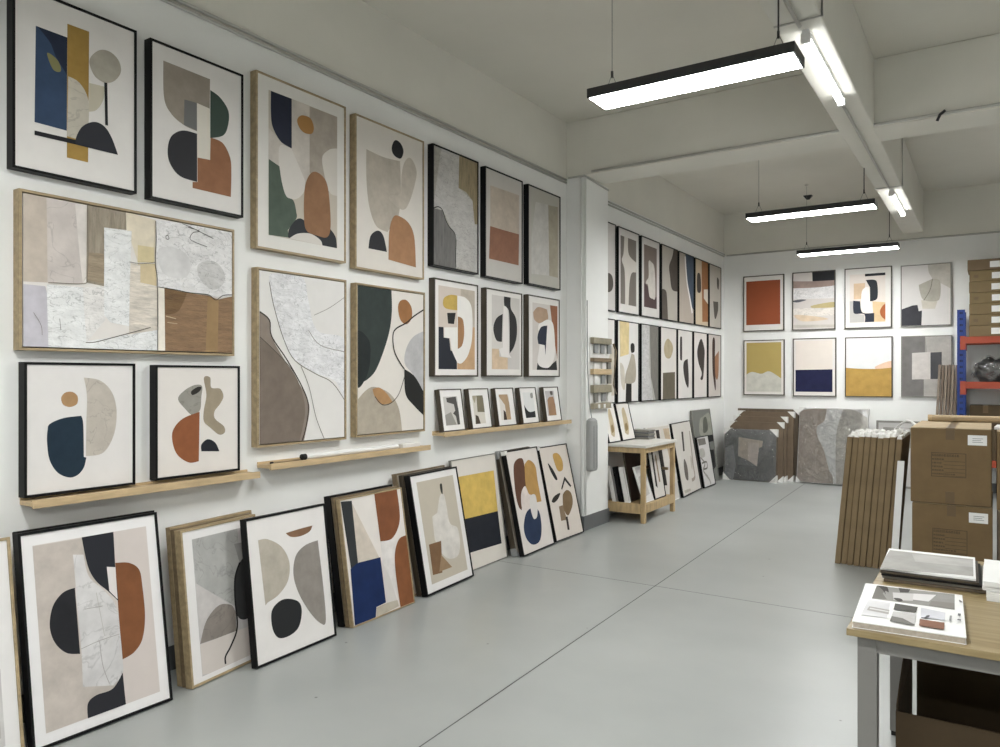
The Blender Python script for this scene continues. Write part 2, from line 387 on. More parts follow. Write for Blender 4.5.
conduit('beam_conduit', 'conduit running along the lower front edge of the cross beam', [[(XW+0.3, 7.012, ZB+0.02), (XR-0.05, 7.018, ZB+0.02)]], 0.012)
conduit('beam_conduit', 'conduit along the underside of the long beam between the two tube lamps',
        [[(-0.96, 6.2, ZB-0.016), (-0.96, 9.3, ZB-0.016)], [(-0.96, -3.5, ZB-0.016), (-0.96, 4.72, ZB-0.016)]], 0.012)
for y, lab in ((4.66, 'cable looped under and up the side of the long beam at the nearer tube lamp'), (9.28, 'cable looped under and up the side of the long beam at the farther tube lamp')):
    conduit('cable_loop', lab, [[(-1.095, y, ZB-0.012), (-0.825, y, ZB-0.012), (-0.825, y, ZC-0.02)]], 0.007)
conduit('pillar_conduit', 'vertical grey conduit pair running down the corner of the white pillar',
        [[(-3.585, 7.019, 0.16), (-3.585, 7.019, 3.68)], [(-3.549, 7.05, 0.16), (-3.549, 7.05, 3.68)]], 0.010, W)
conduit('pillar_conduit', 'short level conduit across the top of the pillar below the beam', [[(XW+0.03, 7.012, 3.69), (-3.545, 7.012, 3.69), (-3.548, 7.61, 3.66)]], 0.010)

# ------------------------------------------------------------------ lamps
LED = emit('led_diffuser', (0.985, 1.0, 0.98), 15.0)
TUBE = emit('tube_glow', (0.985, 1.0, 0.985), 2.4)
def pendant(x0, x1, y0, y1, label, cx=None, group='black linear pendant lamps'):
    z0, z1 = 3.30, 3.356
    t = thing('pendant_lamp', label, 'lamp', ((x0+x1)/2, (y0+y1)/2, z0), group)
    h = MB(); e = 0.012
    for a, c in (((x0, y0), (x1, y0+e)), ((x0, y1-e), (x1, y1)), ((x0, y0+e), (x0+e, y1-e)), ((x1-e, y0+e), (x1, y1-e))):
        h.box((a[0], a[1], z0), (c[0], c[1], z1), M['blackm'])
    h.box((x0+e, y0+e, z1-0.012), (x1-e, y1-e, z1), M['blackm']); h.build('housing', t)
    d = MB(); d.box((x0+e, y0+e, z0-0.002), (x1-e, y1-e, z0+0.03), LED); d.build('diffuser', t)['label'] = 'glowing white diffuser'
    ym = (y0+y1)/2
    for i, x in enumerate((x0+0.11, x1-0.11)):
        w = MB(); w.tube([(x, ym, z1+0.10), (x, ym, ZC-0.012)], 0.0018 if i == 0 else 0.005, M['cable'] if i == 0 else M['blackm'], 6)
        for s in (-1, 1): w.tube([(x, ym, z1+0.11), (x+s*0.045, ym, z1)], 0.0016, M['cable'], 5)
        w.box((x-0.006, ym-0.006, z1+0.085), (x+0.006, ym+0.006, z1+0.125), M['blackm'])
        w.tube([(x, ym, ZC-0.02), (x, ym, ZC)], 0.025, M['ceil'], 12)
        w.build('suspension_wire', t)
    return t
pendant(-2.07, -0.865, 4.13, 4.38, 'large black linear pendant lamp hanging nearest the camera')
pendant(-2.22, -0.97, 8.20, 8.44, 'middle black linear pendant lamp hanging beyond the cross beam')
pendant(-2.28, -1.03, 11.0, 11.24, 'smallest and furthest black linear pendant lamp in front of the back wall')
for x, y, l in ((-2.05, 0.75, 'pendant lamp added for brightness, overhead in front of the camera, above the photograph'), (-2.0, -2.4, 'pendant lamp added for brightness, above and behind the camera, outside the photograph'), (1.2, 8.3, 'second pendant lamp added for brightness, right of the long beam, outside the photograph'),
                (1.0, 0.75, 'pendant lamp added for brightness, overhead on the right, outside the photograph'), (1.0, -2.4, 'pendant lamp added for brightness, behind the camera on the right, outside the photograph')):
    pendant(x, x+1.2, y, y+0.25, l)  # unseen extra pendants, added to raise the brightness of the room
def batten(y0, y1, label):
    x = -0.945; z = ZB-0.004
    t = thing('tube_lamp', label, 'lamp', (x, (y0+y1)/2, z), 'tube lamps under the long beam')
    h = MB(); h.box((x-0.02, y0, z-0.035), (x+0.02, y1, z), M['white']); h.build('batten', t, bevel=0.004)
    g_ = MB(); g_.tube([(x, y0+0.03, z-0.052), (x, y1-0.03, z-0.052)], 0.024, TUBE, 14); g_.build('tube', t, smooth=True)['label'] = 'glowing white tube'
    for y in (y0, y1-0.03):
        c = MB(); c.box((x-0.028, y, z-0.08), (x+0.028, y+0.03, z-0.02), M['foam']); c.build('end_cap', t, bevel=0.006)
batten(4.80, 6.10, 'bright tube lamp under the long beam nearest the camera'); batten(9.40, 10.72, 'bright tube lamp under the long beam, farther away')
b = MB(); p = on_z(808, 199, ZC-0.05); b.hexa([p+V((-.02, -.02, -.01)), p+V((.02, -.02, -.01)), p+V((.02, .02, -.01)), p+V((-.02, .02, -.01)), p+V((-.065, -.05, .05)), p+V((.065, -.05, .05)), p+V((.065, .05, .05)), p+V((-.065, .05, .05))], M['blackm'])
tag(b.build('ceiling_sensor', None, bevel=0.01, origin=p), 'small dark wedge-shaped sensor on the ceiling above the middle pendant lamp', 'sensor')
b = MB(); p = on_y(940, 115, 7.0); b.tube([p+V((-.02, 0, -.045)), p+V((.0, -.01, 0)), p+V((.035, 0, .03))], 0.012, M['blackm'], 8)
tag(b.build('cable_clip', None, smooth=True, origin=p), 'small black clip on the conduit along the cross beam', 'clip')

# ------------------------------------------------------------------ pictures on the left wall
FX = XW+0.056
def crop(x0, y0, s): return (x0, y0, s)
c1, c2, c3, c4 = (0, 0, .25), (0, 180, .25), (0, 350, .25), (0, 500, .3309)
c5, c6, c7, c8 = (230, 60, .2811), (230, 255, .3013), (160, 470, .308), (380, 420, .2543)
d1, d2, e5, e6, e7 = (420, 130, .2143), (420, 260, .2542), (430, 370, .14), (600, 210, .1472), (600, 310, .1338)
b7, m6, m9, q2 = (720, 240, .25), (640, 400, .1473), (690, 380, .2), (845, 535, .1674)
GT = 'framed pictures hung in the upper row of the left wall'; GM = 'framed pictures hung on the left wall'
picture('framed_print', 'black-framed print with blue block, ochre bar and grey disc, top left', 'picture',
 wall_sheet([(12.5, -19), (137, 30.5), (136.8, 193.5), (12.5, 167.5)], FX), M['black'], '''
 334560~w p 143,103 269,150 267,523 138,488
 262e40~w m 150,106* 269,150* 268,300* 225,230 200,170
 7a774e s 188,212 225,235 243,270 238,288 210,275
 9d793b~w p 269,95 356,127 352,650 267,630
 b9b2a4~m m 272,305* 310,325 340,365 355,420 352,530* 300,555* 268,545*
 b5ae9c m 356,332* 418,347* 412,400 385,440 354,447*
 a09a8e~w s 357,240 395,202 440,208 475,245 482,290 455,325 415,330 375,300
 1f1f22 p 416,330 428,332 431,503 420,500
 222226 p 137,522 310,562 310,580 137,540
 2c2d33 m 300,578* 305,545 330,505 375,488 415,505 445,550 471,620*'''.split('\n'), c1, 'd3cfc7', gain=1.08, group=GT)
picture('framed_print', 'black-framed print of taupe, green, black and rust rounded blocks, second in the top row', 'picture',
 wall_sheet([(150.7, 37.5), (243.7, 75), (243.2, 217.5), (150, 198)], FX), M['black'], '''
 8f857a~w m 653,242* 840,317* 838,545* 788,525* 735,500 685,455 656,390
 38463f m 841,360* 880,390 912,440 914,490 895,540 841,553*
 8c5a43~w m 790,630* 840,640* 842,550* 890,572 920,630 925,690 923,788* 770,752* 770,728* 790,728*
 2f2f33 m 788,535* 730,522 685,545 670,600 680,655 720,705 788,728*
 cfc9b9 p 787,412 838,435 840,640 788,630
 6c6c6b p 737,398 787,412 787,522 735,500'''.split('\n'), c1, 'd0ccc4', gain=1.08, group=GT)
picture('framed_print', 'tall oak-framed print with navy block, green hill and rust arch in a white mat', 'picture',
 wall_sheet([(256.7, 69.8), (346.7, 107.2), (345.3, 262.4), (255.9, 248.3)], FX), M['oak'], '''
 9f958a~w p 283,165 382,203 382,480 350,470 283,400
 bdb5a8~w p 219,138 283,165 283,400 268,435 200,400 137,352 137,240 180,290 219,315
 c1bbae m 328,370* 330,340 355,318 382,315* 382,485* 350,465
 c6c0b5 m 175,310 219,316* 267,430* 262,470 235,495 200,490* 180,440
 272b3a~w m 145,110* 219,138* 219,315* 180,290 152,240 145,190
 4e5a50~w m 137,352* 175,378* 185,440 200,485 225,500 235,540 235,565 205,605* 208,632* 137,622*
 2f3135 m 206,632* 210,600 240,565 268,575 300,620 355,600* 375,630 380,672*
 c9c3b8 m 210,635* 240,618 285,618 320,640 328,660*
 8a6048~w s 262,540 266,450 285,405 310,400 340,430 352,490 357,590 345,630 310,625 270,605
 9a6a3c s 238,212 255,197 285,208 297,240 290,262 265,260 245,240'''.split('\n'), c5, 'c8c4b9', gain=1.08, group=GT,
 matq=('d0cdc3', 'b3aa9d', [(137, 105), (382, 203), (380, 670), (137, 622)]))
picture('framed_print', 'oak-framed print with black oval above taupe bowl shape and rust dome', 'picture',
 wall_sheet([(356, 112.8), (424.5, 142), (423.7, 279), (355, 268.6)], FX), M['oak'], '''
 aaa195~w m 485,317* 545,345 605,360* 608,480 600,555* 560,612* 520,590 495,520 485,420
 b0a79b~w s 640,348 660,380 662,420 640,500 615,533 570,500 570,482 605,475 610,410 620,365
 26262a s 576,305 588,285 607,297 617,325 608,350 590,345 577,328
 2c2c30 m 492,670* 500,625 525,607 545,625 558,683*
 9c6e52~w m 563,710* 566,610 580,560 600,555 635,580 655,630 661,738*'''.split('\n'), c5, 'cbc5b9', gain=1.08, group=GT)
picture('framed_canvas', 'black-framed grey and brown cracked texture painting in the top row', 'painting',
 wall_sheet([(433.3, 143.3), (479, 162), (478.3, 274), (432.9, 266)], FX), M['black'], '''
 b3b0a8~t p 100,80 183,110 180,270 245,330 268,440 268,665 168,640 150,470 110,380 62,350
 8f8062~v p 183,120 272,155 268,440 255,440 245,330 215,290 180,270
 6a6866~v p 62,365 105,375 120,420 135,450 160,480 168,520 168,660 60,640
 2a2826 l3 62,365 85,358 105,375 118,415 135,450 160,480 168,520 165,600 168,640'''.split('\n'), d1, 'a39f96', gain=1.08, group=GT, base_kind='t')
picture('framed_print', 'black-framed colour field print, pale beige over rust, in the top row', 'picture',
 wall_sheet([(485.8, 166), (523.3, 181.4), (522.4, 283.2), (485, 277.4)], FX), M['black'], '''
 b3a698~w p 328,258 462,305 462,489 328,450
 8a5a4b~w m 327,448* 350,455 400,470 462,487* 460,632* 322,600*'''.split('\n'), d1, 'b9b5ab', gain=1.08, group=GT)
picture('framed_print', 'black-framed pale grey print with tan strip, last of the top row by the pillar', 'picture',
 wall_sheet([(528.6, 184), (560.8, 196.9), (560.4, 289.6), (528.2, 284.7)], FX), M['black'], '''
 b6b3aa~w p 540,335 600,350 605,680 520,670 520,500
 9b9382~w p 598,350 643,360 643,690 603,680'''.split('\n'), d1, 'aaa79f', gain=1.08, group=GT)
picture('framed_canvas', 'large landscape oak-framed collage painting of white, beige and brown textured patches', 'painting',
 wall_sheet([(19.5, 187), (235, 230.8), (233.8, 355), (18.8, 351.3)], FX), M['oak'], '''
 b9b0a6~m p 82,40 190,68 345,98 345,390 330,415 190,410 82,405
 b3a79b~w p 82,40 185,66 188,180 190,410 82,405
 c9c2b8~w p 300,95 345,100 347,380 330,412 318,300
 8f8474~v p 347,98 503,128 505,200 420,190 415,425 345,410
 968670~h p 355,290 415,295 415,415 345,400
 cfc4b0~w p 503,128 622,160 620,330 550,330 525,250 505,200
 c6b78f~w p 550,260 615,270 615,330 550,330
 c2b18e~w p 550,335 620,335 628,425 560,410
 cbc2b2~h p 515,330 560,340 560,410 628,430 628,690 515,690
 d2cfc8~t p 330,430 420,425 420,560 345,650 330,650
 b5b1b4~w m 80,415* 180,425* 195,500 200,580 190,690* 80,690*
 d9d8d5~t p 185,418 330,430 335,520 345,645 628,600 628,700 193,700
 dfdfde~t p 415,190 525,205 518,400 515,585 440,570 415,540
 cfcdc8~t p 622,160 945,205 945,465 870,470 830,460 740,450 625,425
 bab8b2~t s 790,340 850,325 890,360 895,410 850,440 800,400
 c2c0bb~w s 640,270 720,280 760,330 740,390 660,380 630,320
 84634a~h p 655,432 740,450 830,463 870,478 945,462 945,700 655,690
 6d4e33~h m 655,435* 745,453* 735,480 715,520 690,535 657,540*
 8f7050~w p 828,466 872,478 868,700 820,700
 d5cdbd~w p 628,428 655,434 658,690 628,690
 5b554c l3 340,650 380,648 480,622 600,590
 4d4840 l3 620,165 622,240 618,330 628,425 628,690
 6e6558 l3 347,100 349,300 345,390 330,415 190,410
 5b554c l2 515,328 560,335 618,330
 2e2b28 l3 630,428 700,440 760,452 830,460 860,480 890,462 935,460
 3b3833 l2 750,190 795,205 768,212 760,240 825,268
 3b3833 l2 660,225 668,222 672,236 662,236 660,225
 3b3833 l2 725,175 760,190 850,235
 6e6a64 l2 235,555 240,600
 6e6a64 l2 130,530 160,580 165,620
 b9a689 l3 660,545 700,555
 b9a689 l2 665,570 705,575'''.split('\n'), c2, 'cfcac1', gain=1.12, group=GM, floater=True, depth=0.04)
picture('framed_print', 'black-framed square print with dark teal form, tan disc and pale half-moon', 'picture',
 wall_sheet([(24.5, 362.5), (135.8, 363), (135, 485), (24.2, 498)], FX), M['black'], '''
 a97f5c~w s 245,190 262,170 290,168 310,185 308,215 280,228 252,218
 b9b0a5~m m 335,110* 400,122 445,165 465,230 462,310 440,375 405,415 343,425* 345,300 347,180
 1f2f3d~w m 200,295 255,272 325,263* 333,300 335,428* 345,430* 335,470 310,500 275,510 230,490 198,440 188,370 190,320'''.split('\n'), c3, 'd6d2cb', group=GM)
picture('framed_print', 'black-framed square print with rust shape, marbled leaf and tan squiggle on the ledge', 'picture',
 wall_sheet([(156, 365.5), (240.5, 365.5), (239.5, 470), (155.5, 481)], FX), M['black'], '''
 8d8981~m s 712,195 740,160 780,140 808,145 805,190 800,240 770,260 740,235
 2e2b28 s 765,165 790,148 806,150 795,168 770,180
 8a4a30~w m 798,247* 795,445* 755,450 710,420 690,370 692,320 730,275
 978a76~w s 815,112 840,110 845,150 880,155 893,185 880,215 858,245 860,275 895,305 898,330 875,338 840,310 815,285 815,240 825,180
 23242b m 805,405* 805,378 830,357 860,370 877,405*'''.split('\n'), c3, 'd6d0c6', group=GM)
picture('framed_canvas', 'oak-framed white relief painting with taupe lower left corner and dark contour lines', 'painting',
 wall_sheet([(257.7, 266.4), (346.9, 280.6), (346, 439.4), (257, 447.8)], FX), M['oak'], '''
 d9d8d5~t s 130,80 150,62 240,75 260,150 290,250 390,290 390,480 350,420 280,390 215,350 180,290 150,180
 867a70~w m 88,180* 130,215 138,270 170,330 225,420 258,480 262,530 240,640* 88,640*
 74685e~w m 88,262* 150,320 210,390 240,460 248,530 225,640* 88,640*
 3a332d l4 90,183 130,215 138,270 190,350 240,440 260,500 252,570 238,620
 4a423a l2 92,265 150,320 205,380 245,450
 6f6a63 l2.5 130,90 145,170 178,280 215,350 285,395 340,425 388,495
 8f8b85 l2 260,250 300,300 385,322
 8b867f l1.5 278,200 330,175 380,140
 77726a l2 235,370 262,440 285,540 314,615'''.split('\n'), c6, 'd6d3cb', group=GM, floater=True, depth=0.04)
picture('framed_canvas', 'oak-framed abstract with dark green shape, orange disc on a curling stem and taupe mound', 'painting',
 wall_sheet([(356.5, 282.7), (425.8, 292.7), (424.3, 431), (356, 437.9)], FX), M['oak'], '''
 333b39~w m 415,85* 535,100* 537,190 525,270 490,370 460,410 415,435*
 262b2b~w s 415,260 460,280 465,350 450,410 420,432
 b0aeaa~w m 655,248* 610,270 585,310 580,360 610,400 655,470*
 232322 m 578,378* 610,400 635,440 655,480* 655,545* 610,500 582,460
 a69c8d~w m 415,490* 450,450 480,438 530,460 560,510 572,595* 415,620*
 94603d~w s 557,175 565,152 585,150 602,175 602,210 585,230 565,215
 a87b55~w m 472,445* 495,440 520,460 540,490* 500,495 480,470
 26231f l3 648,178 610,203 585,225 550,245 540,270 545,320 565,360 578,378
 4a443c l2 578,405 560,460 535,490 505,497 480,470'''.split('\n'), c6, 'd3cdc1', group=GM, floater=True, depth=0.04)
GD = 'dark oak framed collage prints above the small frame ledge'
picture('framed_print', 'dark-framed collage print with mustard cap, navy block and white loop, left of three', 'picture',
 wall_sheet([(434.7, 277.8), (478.5, 284.9), (478, 376.4), (434, 377)], FX), M['dkwood'], '''
 b3a89a~w p 160,105 220,120 218,270 160,240
 b58f6f~w p 147,400 180,385 205,265 218,265 218,440 147,440
 23262f p 66,262 92,264 93,305 115,308 120,355 145,368 145,440 66,440
 d9d4cb m 146,140* 180,150 203,190 205,300 190,370 165,405 147,405* 125,355 118,308* 95,305* 95,265* 146,265*
 b8974a~w m 90,175 95,148 120,137 146,140* 146,198* 105,192
 222222 p 106,208 140,208 133,252 110,250
 996c4c~w m 148,222* 168,235 173,290 165,335 148,350*'''.split('\n'), d2, 'cfcac0', group=GD, gain=1.1, matq=('d6d2ca', 'c3b7a8', [(75, 100), (218, 122), (212, 430), (70, 430)]))
picture('framed_print', 'dark-framed collage print with split black disc and white vertical, middle of three', 'picture',
 wall_sheet([(486.6, 287.5), (522.4, 293.6), (522.2, 376.4), (485.6, 377)], FX), M['dkwood'], '''
 c8c3b9 p 325,250 280,260 280,350 325,350
 c6ab92~w p 275,348 310,350 312,380 345,385 345,440 275,440
 2a2a2b m 325,212* 300,230 288,270 300,315 322,322*
 262626 m 330,142* 356,148* 357,190 377,230 381,290 370,340 352,368* 350,210 332,180
 d5d0c8 m 328,180* 345,205 350,370* 360,385* 320,380* 310,350* 325,345*'''.split('\n'), d2, 'c8c4ba', group=GD, gain=1.1, matq=('d3cfc6', 'bdb8af', [(285, 138), (393, 152), (390, 430), (280, 430)]))
picture('framed_print', 'dark-framed collage print with navy form inside white loop and rust edge, right of three', 'picture',
 wall_sheet([(528.8, 294.8), (560.3, 299.4), (559.3, 377), (528, 377)], FX), M['dkwood'], '''
 8b5440~w p 510,168 546,175 542,400 525,300
 a58773~w m 445,205* 465,185 500,195* 503,235 475,250 450,235
 2a2a2a p 462,405 500,425 536,395 540,440 458,440
 d8d3cb s 465,260 480,245 505,235 525,260 530,370 510,420 475,420 462,395 470,330
 232838 m 500,258* 475,265 462,300 465,330* 490,335* 493,375*'''.split('\n'), d2, 'c8c4ba', group=GD, gain=1.1, matq=('d3cfc6', 'c0b9af', [(445, 172), (543, 178), (538, 435), (440, 430)]))

# ------------------------------------------------------------------ picture ledges and what stands on them
def ledge(y0, y1, zt, label, dep=0.115):
    t = thing('picture_ledge', label, 'shelf', (XW, (y0+y1)/2, zt-0.025), 'pale wooden picture ledges on the left wall')
    o = MB(); o.box((XW, y0, zt-0.022), (XW+dep, y1, zt), M['pine']); o.build('ledge_board', t, bevel=0.002)
    o = MB(); o.box((XW+dep, y0, zt-0.03), (XW+dep+0.014, y1, zt+0.008), M['pine']); o.build('front_lip', t, bevel=0.002)
    o = MB(); o.box((XW, y0, zt), (XW+0.012, y1, zt+0.012), M['pine']); o.build('back_rail', t, bevel=0.001)
Z1, Z2, Z3 = 1.032, 1.068, 1.153
ledge(on_x(19.5, 500, XW).y, on_x(260, 472, XW+0.1).y-0.02, Z1, 'pale wooden picture ledge under the two square black-framed prints')
ledge(on_x(257, 464, XW).y, on_x(428, 447, XW+0.1).y, Z2, 'pale wooden picture ledge carrying a white paper tube')
ledge(on_x(432, 435, XW).y, 6.9, Z3, 'pale wooden picture ledge holding five small frames')
a, c = on_x(304, 457.5, XW+0.07), on_x(397, 446, XW+0.07); r = 0.0185
a.z = c.z = Z2+r+0.002
t = thing('paper_tube', 'white paper tube with dark end cap lying on the middle ledge', 'tube', (a+c)/2)
o = MB(); o.tube([a, c], r, M['white'], 18); o.build('tube_body', t, smooth=False)
o = MB(); o.tube([a-V((0, 0.02, 0)), a+V((0, 0.012, 0))], r+0.0008, M['dark'], 18); o.build('end_cap', t)
a = on_x(273, 463.5, XW+0.075); c = on_x(300, 459, XW+0.06); a.z = c.z = Z2+0.007
o = MB(); o.tube([a, c], 0.006, M['oak'], 8); o.tube([a-V((0, .02, 0)), a], 0.007, M['dark'], 8)
tag(o.build('wooden_dowel', None, smooth=True, origin=a), 'thin wooden dowel on the ledge left of the white tube', 'stick')
a = on_x(399, 446, XW+0.05); c = on_x(416, 444.5, XW+0.05)
o = MB(); o.box((XW+0.03, a.y, Z2+0.001), (XW+0.09, c.y, Z2+0.032), M['foam']); tag(o.build('foam_block', None, bevel=0.003, origin=(XW+.06, a.y, Z2)), 'small white foam block at the right end of the middle ledge', 'block')
SM = [
 ('small dark frame with charcoal and grey angular print, leftmost on the ledge', [(50, 140), (207, 135), (258, 435), (98, 450)], [(88, 190), (185, 190), (222, 385), (120, 400)], 'b9b5ac',
  '4a4846 p 115,200 183,190 225,390 198,390 185,330 165,310 180,290 170,245 120,230|8d8a84 p 95,330 150,300 190,390 118,405'),
 ('small dark frame with olive hills print, second on the ledge', [(258, 135), (398, 130), (448, 412), (305, 430)], [(295, 185), (370, 180), (405, 375), (330, 390)], 'c5bfb0',
  '77705c~w p 330,180 372,178 405,300 340,300|453a30 p 325,320 345,330 365,390 328,390|9b947f p 295,185 330,182 320,240'),
 ('small dark frame with brown arch print, middle of the five on the ledge', [(445, 130), (578, 125), (630, 395), (495, 410)], [(477, 178), (550, 172), (587, 350), (525, 360)], 'cfc8bc',
  'a98a6e~w p 477,172 550,168 592,352 550,355 535,250 510,215|3a2a22 p 525,285 540,300 552,358 528,362'),
 ('small dark frame with black curved base print, fourth on the ledge', [(622, 125), (745, 118), (790, 372), (668, 388)], [(655, 165), (730, 155), (758, 335), (690, 345)], 'cfcfc9',
  '222325 m 668,240* 690,280 715,300 755,290* 762,338* 688,346*|8f8f8a s 715,170 730,165 735,195 720,200'),
 ('small dark frame with tan oval print, rightmost on the ledge', [(785, 118), (900, 113), (945, 360), (838, 368)], [(812, 150), (875, 148), (910, 320), (850, 328)], 'b5b0ab',
  '98715a~w m 838,215* 850,195 880,190* 912,322* 852,330*|55504c s 855,155 872,152 875,175 862,178')]
for lab, q, mq, pap, art in SM:
    x0, y0, s = e5; pq = [(x0+a*s, y0+c_*s) for a, c_ in q]
    y0_ = on_x(*pq[3], -3.66).y; sh = Sheet((-3.66, y0_, Z3+0.0085), (-3.66, y0_+0.305, Z3+0.0085), (-3.71, y0_, Z3+0.349))
    picture('small_framed_print', lab, 'picture', sh, M['dkwood'], art.split('|'), e5, pap, depth=0.045, fw=0.008, gain=1.05, group='five small frames on the ledge', matq=('dcd9d2', pap, mq))

# ------------------------------------------------------------------ frames leaning along the left wall
GL = 'framed pictures leaning on the floor along the left wall'
def cp(crop_, *pts): return [(crop_[0]+x*crop_[2], crop_[1]+y*crop_[2]) for x, y in pts]
def blank_behind(sh, k, label, fmat, depth=0.035, left=0.0, dw=0.0, dh=0.0, back=None, fw=0.012, paper='a79f92'):
    s = shifted(sh, back if back else k*(depth+0.006), left, dw, dh)
    return picture('framed_print', label, 'picture', s, fmat, ['8d857a p 0.15,0.15 0.85,0.15 0.85,0.85 0.15,0.85'], 'loc', paper, depth=depth, fw=fw, group='frames stacked behind the leaning pictures')
# F1
s1 = lean_sheet((16.5, 534.7), (157.8, 511.2), (173, 699.5), (33, 753.5), depth=0.045, name='F1')
picture('framed_print', 'large black-framed print of black, rust and marbled shapes leaning nearest the camera', 'picture', s1, M['black'], '''
 b5aba3~w p 90,142 250,115 370,480 378,615 140,705
 232327~w m 226,265* 190,280 160,320 150,380 165,430 200,462 242,465*
 78442a~w m 348,190* 390,190 420,210 430,260 438,350 430,420 405,460 370,482* 358,340
 c6c3be~m m 220,165* 252,165* 268,230 310,270 345,310 358,360 370,480 370,525 345,560* 250,565* 245,450 230,300 228,255*
 25262c m 246,112* 342,92* 348,205* 357,305* 325,275 290,245 265,200
 cfc9c2 p 322,202 348,203 355,300 330,275
 28282d m 370,522* 380,618* 265,662* 265,615 290,590 340,570
 8b8782 l1.5 245,450 300,425 360,405
 8b8782 l1.5 300,425 310,500 330,555
 8b8782 l1.5 255,330 310,320
 a5a19b l1.5 290,280 315,410'''.split('\n'), c4, 'd6d3cd', depth=0.045, group=GL, matq=('d8d5d0', 'c2b8ae', [(97, 140), (442, 78), (482, 580), (140, 705)]))
blank_behind(s1, 1, 'black frame stacked behind the large black and rust print, nearer of two', M['black'], left=-0.02, back=0.055, dw=0.0)
blank_behind(s1, 2, 'black frame stacked behind the large black and rust print, against the wall', M['black'], left=-0.035, back=0.10, dh=-0.01)
# F0, partly outside the picture
k0 = V((0, 0, 1)).cross(s1.u); o = s1.o-s1.u*0.72-k0*0.012
s0 = Sheet(o, o+s1.u*0.685, o+s1.v*(s1.h-0.005))
picture('framed_print', 'oak-framed pale print leaning at the left edge, cut off by the photograph', 'picture', s0, M['oak'],
 ['bfbbb5~w p 0.1,0.08 0.9,0.08 0.9,0.42 0.1,0.42', 'a9a5a0~w m 0.5,0.1* 0.88,0.12* 0.88,0.36* 0.7,0.30'], 'loc', 'd6d3cd', group=GL, depth=0.03)
# F2 stack (three oak frames)
s2 = lean_sheet(*cp(c7, (70, 198), (305, 143), (346, 600), (105, 712)), depth=0.045, name='F2')
picture('framed_print', 'oak-framed print of grey hills with a dark vase, half covered by the blob print', 'picture', s2, M['oak'], '''
 a3a29f~m p 100,220 250,185 275,440 240,440 118,370
 b9b4ad~w p 112,365 240,445 135,570
 837a73~m m 130,565* 150,490 190,440 230,438 245,460* 248,525*
 c2b9ae p 128,568 248,522 340,490 360,620 137,665
 8f8d8b~w p 240,240 290,230 300,300 258,300
 353536~w m 258,300* 275,300 295,460 255,480 243,400 245,340
 1e1e1e l5 258,300 243,350 243,420 250,510 230,570 212,605 212,630'''.split('\n'), c7, 'd3cfc9', depth=0.045, group=GL, matq=('d8d5cf', 'b3afaa', [(105, 225), (262, 188), (300, 610), (135, 658)]))
blank_behind(s2, 1, 'dark oak frame stacked directly behind the vase print', M['oakdk'], left=0.0, back=0.048, depth=0.025)
blank_behind(s2, 2, 'pale oak frame at the back of the stack behind the vase print', M['oak'], left=0.0, back=0.077, dw=0.05, dh=0.01, depth=0.03)
# F3
s3 = lean_sheet(*cp(c7, (283, 162), (528, 108), (574, 537), (314, 647)), depth=0.04, name='F3')
picture('framed_print', 'black-framed print of beige and grey lobes above a black blob', 'picture', s3, M['black'], '''
 7e5a45~w m 408,205* 450,192 495,180* 485,200 455,215 425,217
 aaa295~w m 318,228* 350,225 395,250 420,300 415,360 385,405 350,430* 342,440*
 87807a~w m 512,228* 530,380 538,490 520,497 485,460 450,400 433,340 440,280 470,245
 242527 s 362,460 385,428 415,418 450,428 460,460 450,510 420,538 385,545 365,515'''.split('\n'), c7, 'd6d2cb', depth=0.04, group=GL)
# F4 stack
s4 = lean_sheet(*cp(c7, (588, 98), (778, 55), (828, 430), (628, 513)), depth=0.03, name='F4')
picture('framed_print', 'thin oak-framed print of rust, blue and black angular blocks', 'picture', s4, M['oak'], '''
 bcb1a5~w p 622,105 715,290 640,302
 cbc5bb p 622,105 695,82 715,230 700,240
 c9c4bc~w p 715,232 765,225 762,300 765,340 775,430 735,432
 bfb9b0 p 715,288 745,345 772,430 735,432
 2e3032~w p 586,103 622,100 642,300 622,335
 753f29~w m 695,78* 768,60* 778,160 755,220 715,232*
 11254f~w p 618,322 640,302 715,283 733,430 702,445 700,478 632,505
 7a4329~w m 797,212* 830,430* 780,445* 765,340 762,270 775,225
 a79f90~w m 702,447* 735,432 770,422* 775,442* 702,478*'''.split('\n'), c7, 'cdc6bc', depth=0.03, fw=0.008, group=GL, gain=1.08)
blank_behind(s4, 1, 'oak frame stacked behind the rust and blue block print', M['oakdk'], left=0.01, back=0.034, dh=0.01, depth=0.025)
blank_behind(s4, 2, 'black frame at the back of the stack behind the rust and blue block print', M['black'], left=0.02, back=0.064, dh=0.02, depth=0.05)
# F5 stack
s5 = lean_sheet(*cp(c8, (118, 218), (298, 182), (370, 613), (187, 695)), depth=0.05, name='F5')
picture('framed_print', 'black-framed print of a white pear-like figure and brown block on beige', 'picture', s5, M['black'], '''
 c8c3b8~w m 235,300 250,292 260,330 275,405 305,425 315,490 305,535 270,545 240,520 215,470* 205,380* 225,365*
 2c2c28 s 235,255 243,252 246,290 239,282
 75543d~w p 192,490 240,475 245,600 208,610
 93765c~w p 240,530 283,578 233,597'''.split('\n'), c8, 'd0ccc4', depth=0.05, group=GL, matq=('d6d3cd', 'b4ab9c', [(140, 248), (285, 215), (345, 588), (207, 645)]))
blank_behind(s5, 1, 'dark walnut frame stacked behind the white pear-figure print', M['dkwood'], left=0.01, back=0.054, depth=0.035)
blank_behind(s5, 2, 'olive brown frame at the back of the stack behind the pear-figure print', M['oakdk'], left=0.035, back=0.093, depth=0.04, dh=0.01)
